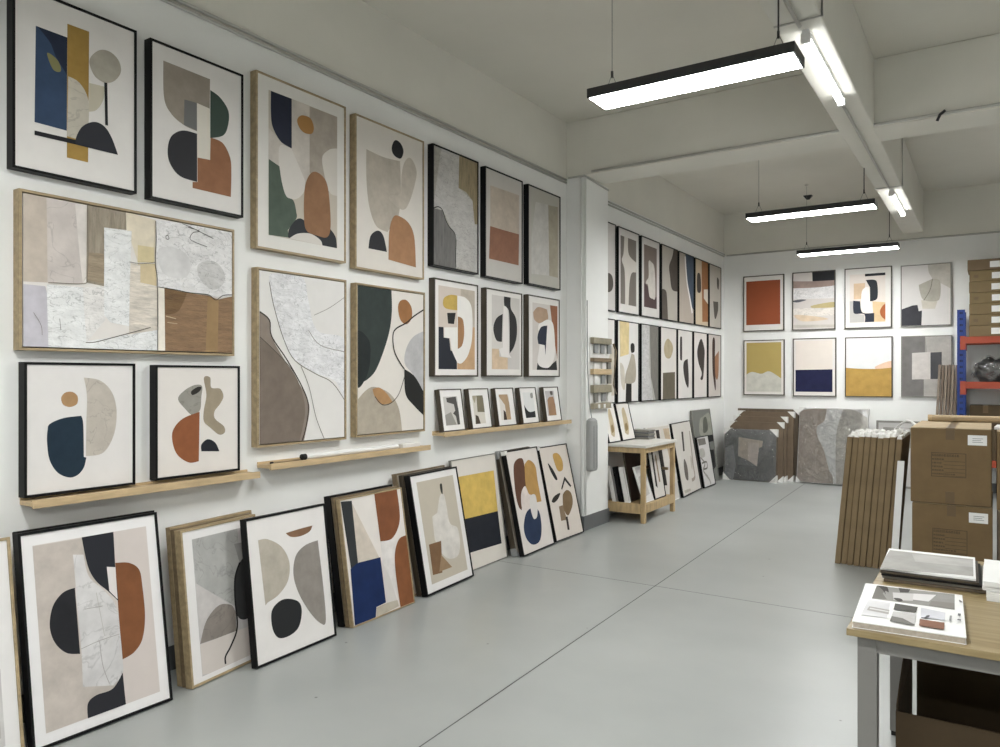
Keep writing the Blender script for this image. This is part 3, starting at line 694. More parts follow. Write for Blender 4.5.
# F6
s6 = lean_sheet(*cp(c8, (285, 160), (447, 130), (503, 538), (330, 607)), depth=0.025, name='F6')
picture('framed_print', 'thin-framed colour field print, mustard yellow above navy', 'picture', s6, M['grey_wood'], '''
 c3a04e~w p 300,225 447,198 463,358 320,393
 1e2129~w p 320,393 463,358 478,485 335,528'''.split('\n'), c8, 'c8c2b5', depth=0.025, fw=0.006, group=GL, gain=1.08)
# F7, F8 with foam corners
def corner_guards(t, sh, which, size=0.05, mt=None, depth=0.045, th=0.004):
    for cx, cy in which:
        o = MB(); a = cx*sh.w; b_ = cy*sh.h; dx = -size if cx else size; dy = -size if cy else size
        e = th
        p = [sh.P(a-(e if dx > 0 else -e), b_-(e if dy > 0 else -e), e), sh.P(a+dx, b_-(e if dy > 0 else -e), e), sh.P(a-(e if dx > 0 else -e), b_+dy, e)]
        k = -sh.n*(depth+2*e)
        i = len(o.v); o.v += p+[q+k for q in p]; kk = o.mi(mt or M['foam'])
        for f in ((0, 1, 2), (5, 4, 3), (0, 3, 4, 1), (1, 4, 5, 2), (2, 5, 3, 0)): o.f.append([i+j for j in f]); o.m.append(kk)
        o.build('corner_protector', t, bevel=0.003)
s7 = lean_sheet(*cp(c8, (497, 125), (612, 103), (688, 485), (567, 537)), depth=0.045, name='F7')
t7 = picture('framed_print', 'black-framed print of brown, ochre, white and blue ovals leaning near the pillar', 'picture', s7, M['black'], '''
 583528~w m 525,200 530,165 550,150 565,165 575,260 562,300 557,355* 545,340 533,290
 a67b44~w m 568,175* 585,157 610,180 620,240 635,320* 600,320 575,270
 c9beb4~w s 555,290 570,260 585,290 600,300 590,345 560,350
 22304b~w s 565,420 575,365 600,345 625,360 635,420 628,475 600,490 575,465
 c5c0b8 s 590,300 610,295 618,340 617,380 603,387 590,340'''.split('\n'), c8, 'c9c2b8', depth=0.045, fw=0.009, group=GL, gain=1.08)
corner_guards(t7, s7, [(0, 1)], 0.035)
b7_ = blank_behind(s7, 1, 'dark wood frame with a grey corner guard behind the four-ovals print', M['dkwood'], left=0.02, back=0.066, depth=0.05)
corner_guards(b7_, shifted(s7, 0.066, 0.02), [(0, 0), (0, 1)], 0.07, M['greyp'], 0.05)
s8 = lean_sheet(*cp(c8, (635, 110), (722, 90), (803, 440), (695, 480)), depth=0.045, name='F8')
t8 = picture('framed_print', 'black-framed print of dark leaves on a stem with brown pods, against the pillar', 'picture', s8, M['black'], '''
 b08647~w s 680,135 700,132 717,160 718,195 700,200 685,165
 1d1d1d s 660,170 680,195 697,230 690,235 672,205
 222222 p 712,270 725,222 752,258 748,264 727,238 716,275
 2a2620 s 675,320 685,300 708,287 700,310 685,325
 705840~w s 720,290 735,275 752,290 757,330 740,375 722,350 718,310
 7d6a55~w p 703,340 718,335 735,392 712,397
 2d2420 l8 733,380 738,410 741,432'''.split('\n'), c8, 'c4bbae', depth=0.045, fw=0.009, group=GL, gain=1.08)
corner_guards(t8, s8, [(0, 1)], 0.03)

# ------------------------------------------------------------------ narrow frames on the recessed wall
FF = XF+0.034
def row(tops, bots, xs, crop_, specs, group):
    for (xa, xb), (lab, paper, mq, art) in zip(xs, specs):
        yt = lambda x: tops[1]+(x-tops[0])*tops[2]
        yb = lambda x: bots[1]+(x-bots[0])*bots[2]
        sh = wall_sheet([(xa, yt(xa)), (xb, yt(xb)), (xb, yb(xb)), (xa, yb(xa))], FF)
        picture('narrow_framed_print', lab, 'picture', sh, M['black'], art.split('|'), crop_, paper, depth=0.032, fw=0.012, gain=1.15, group=group, matq=mq, step=0.0006)
T1, B1 = (608.8, 221.8, 0.410), (608, 310.6, 0.163)
row(T1, B1, [(601.0, 616), (618.6, 639.4), (641.6, 660), (661.9, 678), (679.2, 694.2), (695.4, 708.6), (709.6, 721.3)], e6, [
 ('pale narrow print with dark half disc, partly behind the pillar, upper row', 'b8b4ac', None, '4d4742~w s 50,435 80,445 90,500 80,545 50,550'),
 ('narrow print of a white vase-like figure on brown grey panels, upper row', 'c0bcb3', ('c4c0b8', '6b645d', [(142, 172), (248, 212), (243, 655), (137, 635)]), 'bdb7ab m 165,175* 190,185* 195,300 248,360* 243,425* 215,430 200,500 193,660* 170,655* 170,500 165,400 148,340 160,290'),
 ('narrow print of a white standing shape over a plum base, upper row', 'c0bcb3', ('c4c0b8', '72655d', [(300, 232), (388, 265), (382, 675), (298, 655)]), '4b393a~w p 296,490 325,520 335,590 355,605 375,595 390,590 390,690 290,670|c2bcb0~w s 330,350 350,355 370,400 375,590 355,602 335,585 325,510 312,500 315,480 330,450'),
 ('narrow beige print with dark brown curves at both corners, upper row', 'a7a198', None, '4a423c~w m 500,265* 540,285* 535,555* 490,540 475,450 470,380 490,320|504841~w m 410,535* 445,545 455,600 462,760* 410,750*'),
 ('narrow print with slate blue curved panel and white edge, upper row', 'a3988d', None, '424d5c~w m 580,300* 650,325* 650,700* 625,660 610,600 590,480 585,400|d0cdc8 l8 578,315 583,400 592,500 610,600 626,700'),
 ('narrow print with burnt orange band and dark lozenge, upper row', 'b5a68f', None, '8c5839~w p 690,335 745,360 745,760 695,760|c4bba9 p 705,540 733,540 733,640 705,600|3c3630 s 660,440 680,440 685,550 660,550'),
 ('narrow pale print with two grey pods, upper row beside the corner', 'aaa59c', None, '4c463f s 795,460 808,480 805,540 795,520|55504a~w m 768,620* 802,625* 800,690 780,740')],
 'narrow black-framed prints in the upper row of the recessed wall')
T2, B2 = (608, 318.3, 0.1513), (608, 403.7, -0.062)
row(T2, B2, [(601.0, 615.3), (617.8, 639), (641.5, 658.9), (660.9, 677), (678, 692.7), (694, 707.3), (708.5, 721.2)], e7, [
 ('narrow white print with pale robe shape, partly behind the pillar, lower row', 'c9c6bf', None, 'b5ad9f~w m 55,420* 85,290 105,260 118,300 118,640* 55,640*'),
 ('narrow print of a standing figure in a grey coat before a yellow panel, lower row', 'c9c6bf', None, 'c8b283~w p 145,80 218,85 215,330 150,350|b5aea1~w s 150,400 180,440 185,590 160,560|22201f p 195,540 235,540 235,700 190,700|9a9284~w m 235,325* 255,335* 268,440 262,530 225,552* 185,548* 190,480 215,400|1c1a19 s 228,260 240,247 255,260 255,310 235,320 228,295'),
 ('narrow grey weathered texture print with darker right band, lower row', '9b9993', None, 'b0aea8~t p 310,100 370,110 365,400 400,700 300,700|6c6963~v p 370,110 450,120 450,700 420,700 380,500'),
 ('narrow print of a tan disc above an olive brown block, lower row', 'c4bfb6', None, 'a4967a~w s 510,215 540,255 545,300 530,350 510,364 487,345 477,290 487,240|5d5648~w p 470,470 560,463 560,690 468,690'),
 ('narrow print with dark bar and dark hanging curved form, lower row', 'c4c0b8', None, '37322f s 598,215 606,200 613,215 613,365 605,372 598,360|322e2c~w m 655,365* 662,480 662,560 655,580 635,530 622,440 628,385'),
 ('narrow print of a dark leaf-like paddle, lower row', 'c3bcb4', None, '3a3431~w s 755,215 780,290 780,370 770,510 750,515 760,470 735,390 727,300'),
 ('narrow print of dark bar with rust leaf, lower row beside the corner', 'bab2a8', None, '94664f~w m 860,345* 888,305* 885,480 870,520 850,440 850,400|3c2a24~w s 840,230 858,225 858,400 865,560 860,600 848,520 840,430')],
 'narrow black-framed prints in the lower row of the recessed wall')

# ------------------------------------------------------------------ eight pictures on the back wall
FB = YB-0.036
BK = [
 ('burnt orange field print in white mat, back wall top left', [(93, 147), (257, 135), (255, 362), (93, 367)], 'c8c4bb', ('c8c4bb', '873b25', [(105, 165), (242, 160), (240, 337), (105, 340)]), ''),
 ('banded seascape painting with black corner patch and mauve streak on the back wall', [(290, 127), (462, 123), (460, 357), (288, 362)], 'b9b2a9', None,
  'c9c6c1~t p 280,192 465,180 465,232 280,238|27282b~w p 368,110 470,110 470,162 370,166|8a7770~w m 280,165* 370,165 470,160* 460,180 380,190 280,194*|55565c~w s 288,245 320,238 345,240 310,250|a8996c~w s 370,262 455,248 460,268 375,272|c8c1b5~t p 280,275 465,270 465,300 280,310|c2ab93~w s 300,300 400,308 430,318 330,325|aba59d~w p 280,340 465,338 465,348 280,352'),
 ('interlocking black, white and peach block print with rust half disc on the back wall', [(498, 113), (688, 105), (687, 350), (498, 355)], 'c9c5bc', ('c9c5bc', 'c9bfb3', [(518, 140), (660, 130), (663, 327), (520, 330)]),
  'bda087~w p 535,175 580,172 580,190 568,235 535,238|c4a582~w p 610,245 670,250 670,335 615,335|a5a29e p 510,245 535,245 540,295 578,300 578,340 510,340|d3cfc8 s 570,200 595,190 600,240 610,290 570,280 565,240|26282c p 580,120 670,120 665,140 580,146|25272d m 583,160* 620,160 630,180 630,230 615,243 600,245* 600,190*|262a35 m 533,243* 560,245* 570,290 617,292* 617,340* 578,340* 578,298 540,295 533,280|9a4b2b~w s 640,285 652,262 668,258 668,316 648,308'),
 ('pale grey print with a broken bust shape and black corner block on the back wall', [(723, 103), (928, 88), (925, 338), (722, 350)], 'bdb9b2', None,
  'aaa59d~w p 828,80 935,80 935,200 850,155 835,130|b1aba0~w p 805,240 870,245 860,275 810,275|9a958b~w m 795,180* 850,155* 880,165 880,230 860,245 815,240 800,210|5b564f l2 850,155 840,200 815,242|35353a~w p 715,282 770,262 790,260 795,285 808,282 805,360 715,360'),
 ('olive yellow print with pale cloud at the bottom, back wall bottom left', [(94, 401), (258, 398), (257, 620), (94, 622)], 'c9c5bb', ('c9c5bb', 'a18d50', [(105, 412), (245, 408), (245, 605), (107, 608)]),
  'b6b4a6~w m 95,548* 125,528 165,535 195,525 225,540 255,562* 255,620* 95,620*'),
 ('cream over navy horizon print in white mat on the back wall', [(292, 395), (465, 390), (464, 625), (292, 627)], 'cac6bd', ('cac6bd', 'c9bfb2', [(302, 405), (450, 400), (450, 607), (302, 608)]), '1f2140~w p 290,520 460,517 460,620 290,620'),
 ('pale sky over mustard yellow field painting on the back wall', [(500, 390), (690, 385), (690, 627), (500, 630)], 'cbcac6', None, 'd2ad98~w s 620,508 665,488 700,485 700,520 640,520|a98140~w m 490,510* 560,515 640,515 700,508* 700,640* 490,640*'),
 ('grey collage print of overlapping rectangles behind the brown mouldings on the back wall', [(724, 385), (929, 380), (928, 629), (724, 629)], '8b8783', None,
  '6c6967~w p 715,375 820,375 820,450 768,452 768,555 818,558 815,640 715,640|a09b96~w p 820,375 940,375 940,640 815,640 815,555 840,555|b7b1a8~w p 768,452 842,448 842,556 768,558|47474a~w p 842,450 887,448 885,556 842,556')]
for lab, q, pap, mq, art in BK:
    sh = wall_sheet(cp(b7, *q), None, FB)
    picture('framed_print', lab, 'picture', sh, M['grey_wood'] if 'rect' in lab or 'bust' in lab else M['dkwood'], art.split('|') if art else [], b7, pap, depth=0.034, fw=0.014, gain=1.15, group='two rows of framed pictures on the back wall', matq=mq, step=0.0006)

# ------------------------------------------------------------------ pillar: sample rack and hanging sleeve
X0 = -3.56
ya, yb_ = on_x(592, 400, X0+0.03).y, 7.605
def zz(y, x=600): return on_x(x, y, X0+0.03).z
t = thing('sample_rack', 'tiered wooden rack of small frame samples fixed to the white pillar', 'rack', (X0, (ya+yb_)/2, zz(410)))
o = MB(); o.box((X0, ya, zz(409)), (X0+0.008, yb_, zz(338)), M['foam']); o.build('back_panel', t)
random.seed(3)
for y0, y1, mt in ((338, 344, 'drift'), (358, 362, 'oakdk'), (369, 374.5, 'pine'), (385, 392.5, 'drift'), (403, 408.5, 'drift')):
    o = MB(); o.box((X0+0.008, ya, zz(y1)), (X0+0.055, yb_, zz(y0)), M[mt]); o.build('rail', t, bevel=0.004)
    for k in range(3):
        c = MB(); yy = ya+0.06+k*0.16+random.uniform(0, .04); zt = zz(y1)
        c.box((X0+0.012, yy, zt-0.10), (X0+0.03, yy+0.09, zt-0.002), M[random.choice(['foam', 'grey_wood', 'white', 'foam', 'greyp'])]) if y0 < 400 else c.box((X0+0.056, yy, zz(408)), (X0+0.062, yy+0.05, zz(404)), M['foam'])
        c.build('frame_sample', t, bevel=0.003)
o = MB(); p0 = V((X0+0.06, yb_+0.0, zz(346)))
p0 += V((0.01, 0.012, 0)); o.tube([p0+V((0, -.01, .03)), p0+V((0.02, 0.02, -0.05)), p0+V((0.02, -0.01, -0.22)), p0+V((0.01, -0.03, -0.42)), p0+V((0.02, 0.03, -0.52))], 0.012, M['oakdk'], 8, 0.006)
tag(o.build('hanging_strap', None, smooth=True, origin=p0), 'brown strap hanging over the far edge of the sample rack', 'strap')
zt, zb = 1.172, 0.62; sx, sy = -3.513, 7.125
t = thing('hanging_sleeve', 'long grey sleeve hanging by a cord on the corner of the pillar', 'sleeve', (sx, sy, zb))
o = MB(); n = 18; prof = [(0, 0.8), (0.012, 0.95), (0.03, 1.0), (zt-zb-0.07, 1.0), (zt-zb-0.03, 0.92), (zt-zb-0.008, 0.6), (zt-zb, 0.25)]
for i, (h, r_) in enumerate(prof):
    for q in range(n):
        a_ = 2*math.pi*q/n; ca, sa = math.cos(a_), math.sin(a_)
        o.v.append(V((sx+0.04*r_*math.copysign(abs(ca)**0.6, ca), sy+0.085*r_*math.copysign(abs(sa)**0.5, sa), zb+h)))
    if i:
        for q in range(n): o.f.append([(i-1)*n+q, (i-1)*n+(q+1) % n, i*n+(q+1) % n, i*n+q]); o.m.append(o.mi(mat('grey_sleeve', (0.33, 0.335, 0.33), 0.5, 0.05, 8)))
o.f.append(list(range(n))[::-1]); o.m.append(0); o.f.append([(len(prof)-1)*n+q for q in range(n)]); o.m.append(0)
o.build('sleeve_body', t)
for dy in (-0.035, 0.04):
    o = MB(); o.box((sx+0.0385, sy+dy, zb+0.03), (sx+0.0415, sy+dy+0.006, zt-0.08), M['base']); o.build('seam', t)
o = MB(); o.tube([(sx, sy, zt-0.005), (sx-0.02, sy-0.02, zt+0.15), (-3.54, 7.075, zt+0.6), (-3.54, 7.07, 2.4)], 0.005, M['greyp'], 6); o.build('cord', t)

# ------------------------------------------------------------------ wooden stand beyond the pillar
TX0, TX1, TY0, TY1, TZ = XF+0.03, -3.17, 7.72, 8.66, 0.855
t = thing('display_stand', 'small honey-coloured wooden display stand with pale top beside the pillar', 'table', ((TX0+TX1)/2, (TY0+TY1)/2, 0))
o = MB(); o.box((TX0-0.015, TY0-0.02, TZ-0.03), (TX1+0.02, TY1+0.02, TZ), mat('pale_board', (0.66, 0.64, 0.60), 0.5, 0.06, 9)); o.build('tabletop', t, bevel=0.004)
o = MB()
for a_, c_ in (((TX0+0.05, TY0+0.006, TZ-0.09), (TX1-0.05, TY0+0.026, TZ-0.031)), ((TX0+0.05, TY1-0.026, TZ-0.09), (TX1-0.05, TY1-0.006, TZ-0.031)), ((TX1-0.026, TY0+0.05, TZ-0.09), (TX1-0.006, TY1-0.05, TZ-0.031)), ((TX0+0.006, TY0+0.05, TZ-0.09), (TX0+0.026, TY1-0.05, TZ-0.031))): o.box(a_, c_, M['standwood'])
o.build('apron', t)
for x, y in ((TX0, TY0), (TX1-0.05, TY0), (TX0, TY1-0.05), (TX1-0.05, TY1-0.05)):
    o = MB(); o.box((x, y, 0), (x+0.05, y+0.05, TZ-0.03), M['standwood']); o.build('leg', t, bevel=0.004)
o = MB(); o.box((TX0+0.01, TY0+0.01, 0.175), (TX1-0.01, TY1-0.01, 0.195), M['standwood']); o.build('lower_shelf', t)
o = MB(); o.box((TX0, TY0-0.004, 0.10), (TX1-0.05, TY0+0.022, 0.21), M['standwood']); o.box((TX1-0.024, TY0+0.05, 0.11), (TX1+0.004, TY1-0.05, 0.205), M['standwood']); o.build('shelf_rail', t, bevel=0.003)
o = MB(); o.box((TX0+0.01, TY1-0.12, 0.50), (TX1-0.05, TY1-0.09, 0.53), M['oakdk']); o.build('cross_bar', t)
def board(name, label, cat, x0, x1, y, z, h, lean, th, face, edge, group, art=None):
    """a flat board standing on z, seen from -Y, leaning back in +Y"""
    sh = Sheet((x0, y, z+th*lean/h), (x1, y, z+th*lean/h), (x0, y+lean, z+math.sqrt(h*h-lean*lean)))
    return picture(name, label, cat, sh, edge, art or [], 'loc', face, depth=th, fw=0.006, group=group)
def sideboard(name, label, x, y0, y1, z, h, lean, th, face, edge, art, group):
    """a board facing +X, leaning back towards the wall"""
    sh = Sheet((x, y0, z+th*lean/h), (x, y1, z+th*lean/h), (x-lean, y0, z+math.sqrt(h*h-lean*lean)))
    return picture(name, label, 'picture', sh, edge, art, 'loc', face, depth=th, fw=0.010, group=group)
GB = 'framed boards standing on the lower shelf of the wooden stand'
zs = 0.196
sb = [('white print board leaning at the open right side of the stand, nearest the front leg', TX1-0.05, TY0+0.13, TY0+0.40, 0.42, 0.13, 'c9c6bf', 'white', ['b5b0a8~w p .15,.15 .8,.2 .7,.8 .2,.7']),
 ('white-mounted board with tall dark strokes at the right side of the stand', TX1-0.05, TY0+0.44, TY0+0.78, 0.60, 0.10, 'c6c1b7', 'black', ['2b2725~w p .25,.25 .4,.2 .45,.9 .3,.9', '8c7a66~w p .6,.3 .72,.3 .7,.85 .58,.8']),
 ('dark brown board standing deeper inside the wooden stand', TX1-0.22, TY0+0.16, TY0+0.62, 0.60, 0.10, '3a2a22', 'dkwood', [])]
for lab, x, y0, y1, h, ln, pap, ed, art in sb: sideboard('framed_board', lab, x, y0, y1, zs, h, ln, 0.022, pap, M[ed], art, GB)
for k, (face, ed, lab) in enumerate([('c9c7c2', 'foam', 'white board in the stand, hard against the pillar side'), ('15171d', 'black', 'black board in the stand between white boards'), ('c3c0ba', 'foam', 'pale board behind the black board in the stand')]):
    # boards packed front to back, seen on edge from the open end
    sh = Sheet((-3.38-0.075*k, TY0+0.05, zs+0.004), (-3.38-0.075*k, TY0+0.115, zs+0.004), (-3.46-0.075*k, TY0+0.05, zs+0.40))
    picture('framed_board', lab, 'picture', sh, M[ed], [], 'loc', face, depth=0.045, fw=0.012, group=GB)
# two small pictures leaning on top of the stand
for lab, y0, y1 in (('small black-framed ochre sketch on the stand, next to the pillar', 7.70, 8.022), ('small black-framed ochre sketch on the stand, the one farther from the pillar', 8.062, 8.437)):
    sh = Sheet((-3.575, y0, TZ+0.006), (-3.575, y1, TZ+0.006), (-3.675, y0, TZ+0.44))
    picture('small_framed_print', lab, 'picture', sh, M['black'], ['b7a788~w m .3,.2* .55,.15 .7,.45 .62,.85 .4,.8 .35,.5', '8e7550~w s .4,.25 .6,.3 .58,.45 .42,.42'], 'loc', 'd6d2c9', depth=0.022, fw=0.010, group='two small sketches on the wooden stand')
for k in range(5):
    o = MB(); o.box((-3.68+0.006*(k % 2), 8.455+0.004*(k % 3), TZ+0.001+k*0.022), (-3.42-0.01*(k % 2), 8.66, TZ+0.021+k*0.022), M['base' if k % 2 else 'grey_wood'])
    tag(o.build('print_sleeve', None, bevel=0.002, origin=(-3.55, 8.55, TZ+k*0.022)), ['bottom', 'second', 'middle', 'fourth', 'top'][k]+' dark sleeve of the low pile on the wooden stand behind the small sketches', 'sleeve', 'pile of dark print sleeves on the wooden stand')
# leaning frames between stand and corner
GF = 'frames leaning along the recessed wall'
L1 = Sheet((-3.42, 8.72, 0.006), (-3.44, 9.58, 0.006), (-3.57, 8.72, 0.975))
picture('framed_print', 'pale framed print with dark upright strokes leaning behind the wooden stand', 'picture', L1, M['foam'], '''
 2b2725~w p 105,205 128,203 185,580 165,580
 b39d86~w p 155,195 205,190 240,380 200,400
 8c8378~w p 60,200 90,200 150,560 130,560'''.split('\n'), m6, 'c3bdb1', depth=0.03, group=GF, step=0.0006)
L2 = lean_sheet(*cp(m6, (228, 152), (325, 145), (420, 600), (297, 663)), depth=0.035, name='L2')
picture('framed_print', 'tall black-edged print with thin dark vertical line and grey forms, right of the stand', 'picture', L2, M['black'], '''
 35302c~w p 280,215 292,215 303,345 293,350
 5c5651~w s 300,400 320,450 328,540 310,530 297,450
 8a8075 l6 335,210 348,330 360,440 372,520 352,545
 a39d93~w s 340,380 352,400 356,470 346,450
 9a948a~w p 300,615 340,600 345,615 305,635'''.split('\n'), m6, 'b9b4a9', depth=0.035, group=GF, gain=1.15, step=0.0006)
L3 = Sheet((-3.45, 10.63, 0.006), (-3.45, 11.15, 0.006), (-3.57, 10.63, 0.73))
picture('framed_print', 'pale print with scribbled grey ink marks, nearest the far corner', 'picture', L3, M['black'], '''
 6b6762~w p 390,265 440,258 448,300 400,310
 77736d l5 410,390 440,430 430,480 460,520
 5b5751 l4 420,430 450,420 455,460 430,470
 8a8680 l6 440,500 470,540 480,570
 9c9892~w s 400,340 430,330 440,380 415,390'''.split('\n'), m6, 'b7b4ae', depth=0.035, group=GF, gain=1.15, step=0.0006)
L4 = Sheet((-3.53, 10.74, 0.006), (-3.53, 11.58, 0.006), (-3.68, 10.74, 1.11))
picture('framed_print', 'dark grey framed portrait-like print behind the scribbled print in the corner', 'picture', L4, M['grey_wood'], '''
 8a8a80~w s 405,140 430,110 470,90 490,200 480,240 410,240
 55564f~w s 430,130 450,120 460,200 430,220
 1c1c1e p 445,240 502,235 505,275 470,285
 1f1f20 p 475,340 500,335 515,450 500,470'''.split('\n'), m6, '6c6d69', depth=0.03, group=GF, gain=1.1, step=0.0006)

# ------------------------------------------------------------------ wrapped canvases by the back wall
def wrapped(name, label, x0, x1, y, h, lean, th, face, art, crop_, edge, guards, group=None, front=True, gsize=0.075):
    sh = Sheet((x0, y, th*lean/h), (x1, y, th*lean/h), (x0, y+lean, math.sqrt(h*h-lean*lean)))
    t = thing(name, label, 'wrapped canvas', (sh.o+sh.u*sh.w/2), group)
    o = MB(); o.obox(sh.P(0, 0, -th), sh.u*sh.w, sh.v*sh.h, sh.n*(th-0.001), edge); o.build('box_canvas', t, bevel=0.006)
    if front:
        p_ = MB(); p_.obox(sh.P(0.008, 0.008, -0.001), sh.u*(sh.w-0.016), sh.v*(sh.h-0.016), sh.n*0.0015, ink(face, 1.25, 'w'))
        draw(p_, sh, art, crop_, (0.008, 0.008, sh.w-0.008, sh.h-0.008), 1.25, 0.0006, 0.0006); p_.build('painting', t)
        f_ = MB(); ng = 14; random.seed(len(label))
        hz = [[0.004+random.random()*0.007 for _ in range(ng+1)] for _ in range(ng+1)]
        for i in range(ng):
            for j in range(ng):
                f_.face([sh.P(sh.w*a/ng, sh.h*b/ng, hz[a][b]) for a, b in ((i, j), (i+1, j), (i+1, j+1), (i, j+1))], FILM); f_.build('plastic_wrap', t)
    corner_guards(t, sh, guards, gsize, M['foam'], th, 0.008)
    return t
GW = 'stack of corner-guarded canvases by the back wall'
wrapped('wrapped_canvas', 'plastic-wrapped dark grey canvas with a beige block, front of the stack in the corner', -3.53, -2.735, 11.78, 0.80, 0.06, 0.07, '66676b', '''
 57585d~w p 215,420 330,430 400,350 430,250 430,515 215,515
 85868b~w p 175,340 215,320 230,420 215,500 175,480
 b3a69c~w p 243,285 365,305 360,335 345,340 335,432 285,400 240,380
 c2b6ac~w p 290,310 345,315 335,430 290,400'''.split('\n'), m9, M['cardE'], [(0, 0), (1, 0), (0, 1), (1, 1)], GW, gsize=0.11)
for k, (h, dx, w_, lab) in enumerate([(0.905, 0.03, 0.80, 'second cardboard-backed canvas of the corner stack, just behind the grey one'), (0.985, 0.06, 0.80, 'third cardboard-backed canvas of the corner stack'),
                                      (1.06, 0.10, 0.84, 'fourth cardboard-backed canvas of the corner stack'), (1.10, 0.06, 0.93, 'tallest canvas with pale corners, back of the corner stack by the wall')]):
    wrapped('wrapped_canvas', lab, -3.50+dx, -3.50+dx+w_, 11.885+k*0.107, h, 0.05, 0.085, '', [], None, M['cardB'] if k < 3 else M['cardE'], [(0, 1), (1, 1), (1, 0)] if k < 3 else [(1, 1)], GW, False, gsize=0.09)
wrapped('wrapped_canvas', 'large plastic-wrapped painting of taupe and grey shapes on white standing by the back wall', -2.49, -1.53, 12.0, 1.15, 0.24, 0.075, 'dedad4', '''
 a3958a~w m 530,190* 560,155 600,145 685,140* 670,205 635,235 640,290 665,340 690,430 717,540* 530,540*
 94877d~w m 690,450* 712,480 717,540* 690,540*
 aeaaa4~m m 765,150* 800,145 850,165 900,200* 900,540* 733,540* 728,400 735,250'''.split('\n'), m9, M['foam'], [(0, 0), (0, 1), (1, 1), (1, 0)], None, gsize=0.085)
sh = Sheet((-1.44, 12.2, 0.004), (-0.82, 12.2, 0.004), (-1.44, 12.36, 0.96))
picture('framed_print', 'grey framed picture peeking out above the leaning cardboard packs by the back wall', 'picture', sh, M['grey_wood'], ['8e8b86~w p 0.15,0.6 0.85,0.6 0.85,0.9 0.15,0.9', 'b5b1aa~w s 0.3,0.7 0.6,0.72 0.7,0.88 0.35,0.86'], 'loc', 'b0ada6', depth=0.03, fw=0.03)

# ------------------------------------------------------------------ rack in the far right corner
RX, RYF, RYB = -0.40, 11.8, 12.36
t = thing('storage_rack', 'blue and orange steel storage rack against the back wall', 'rack', (0.4, 12.1, 0))
for x in (RX, 1.6):
    for y in (RYF, RYB-0.07):
        o = MB(); o.box((x, y, 0), (x+0.09, y+0.012, 2.5), M['blue']); o.box((x, y+0.012, 0), (x+0.012, y+0.07, 2.5), M['blue']); o.box((x+0.078, y+0.012, 0), (x+0.09, y+0.07, 2.5), M['blue'])
        for k in range(30):
            z = 0.12+k*0.08; o.box((x+0.03, y-0.001, z), (x+0.042, y+0.001, z+0.03), M['dark']); o.box((x+0.05, y-0.001, z), (x+0.062, y+0.001, z+0.03), M['dark'])
        o.build('upright', t)
SH = (2.135, 1.535, 0.5)
for z in SH:
    for y in (RYF-0.02, RYB-0.03):
        o = MB(); o.box((RX+0.05, y, z-0.09), (1.64, y+0.05, z), M['orange']); o.build('beam', t, bevel=0.004)
        o = MB(); o.box((RX+0.035, y-0.006, z-0.17), (RX+0.10, y+0.0, z+0.01), M['orange']); o.build('beam_bracket', t)
    o = MB(); o.box((RX+0.06, RYF+0.03, z-0.03), (1.63, RYB-0.03, z-0.004), M['greyp']); o.build('shelf_panel', t)
zt = SH[0]
names = ['bottom', 'second', 'third', 'fourth', 'fifth', 'sixth', 'top']
random.seed(5)
for k in range(7):
    h = 0.146; j = random.uniform(-0.012, 0.012)
    t = thing('flat_carton', '%s flat brown carton of the pile on the top shelf of the rack' % names[k], 'box', (0.2, 12.05, zt), 'flat cartons piled on the top shelf of the rack')
    o = MB(); o.box((-0.27+j, RYF+0.0+j*0.5, zt+0.001), (0.55+j, RYF+0.52, zt+h-0.002), mat('cardboard', (0.185+j, 0.13+j, 0.067), 0.85, 0.10, 7, 0.08, 60)); o.build('carton_body', t, bevel=0.006)
    o = MB(); o.box((-0.02+j, RYF-0.001+j*0.5, zt+0.03), (0.09+j, RYF+0.001+j*0.5, zt+0.11), M['white']); o.build('label', t)
    if k % 2: 
        o = MB(); o.box((-0.22+j, RYF-0.001+j*.5, zt+0.05), (-0.17+j, RYF+0.001+j*.5, zt+0.085), M['tape']); o.build('tape_patch', t)
    zt += h
# plastic-wrapped bundles on the middle shelf
random.seed(11)
for (x, w_, h, lab) in ((-0.02, 0.42, 0.36, 'crumpled plastic-wrapped grey bundle on the middle shelf of the rack'), (0.38, 0.34, 0.30, 'second plastic-wrapped bundle on the middle shelf, at the picture edge')):
    t = thing('wrapped_bundle', lab, 'bundle', (x, 12.05, SH[1]), 'plastic-wrapped bundles on the rack')
    for nm, mt, sc in (('bundle_core', mat('dark_grey_cloth', (0.07, 0.07, 0.07), 0.6, 0.6, 8), 0.9), ('plastic_wrap', None, 1.0)):
        bm = bmesh.new(); bmesh.ops.create_icosphere(bm, subdivisions=4, radius=1)
        from mathutils import noise
        for v_ in bm.verts:
            q = v_.co.copy(); r_ = 1+0.28*noise.noise(q*2.3+V((x*9, 0, 0)))+0.14*noise.noise(q*6)
            v_.co = V((q.x*w_*0.5*r_*sc, q.y*0.2*r_*sc, max(-h*0.5*0.8, q.z*h*0.5*r_*sc)))
        me = bpy.data.meshes.new(nm); bm.to_mesh(me); bm.free(); me.materials.append(mt or FILM)
        for p_ in me.polygons: p_.use_smooth = True
        ob = bpy.data.objects.new(nm, me); C.objects.link(ob); ob.parent = t; ob.location = (0, 0, h*0.4+0.002)
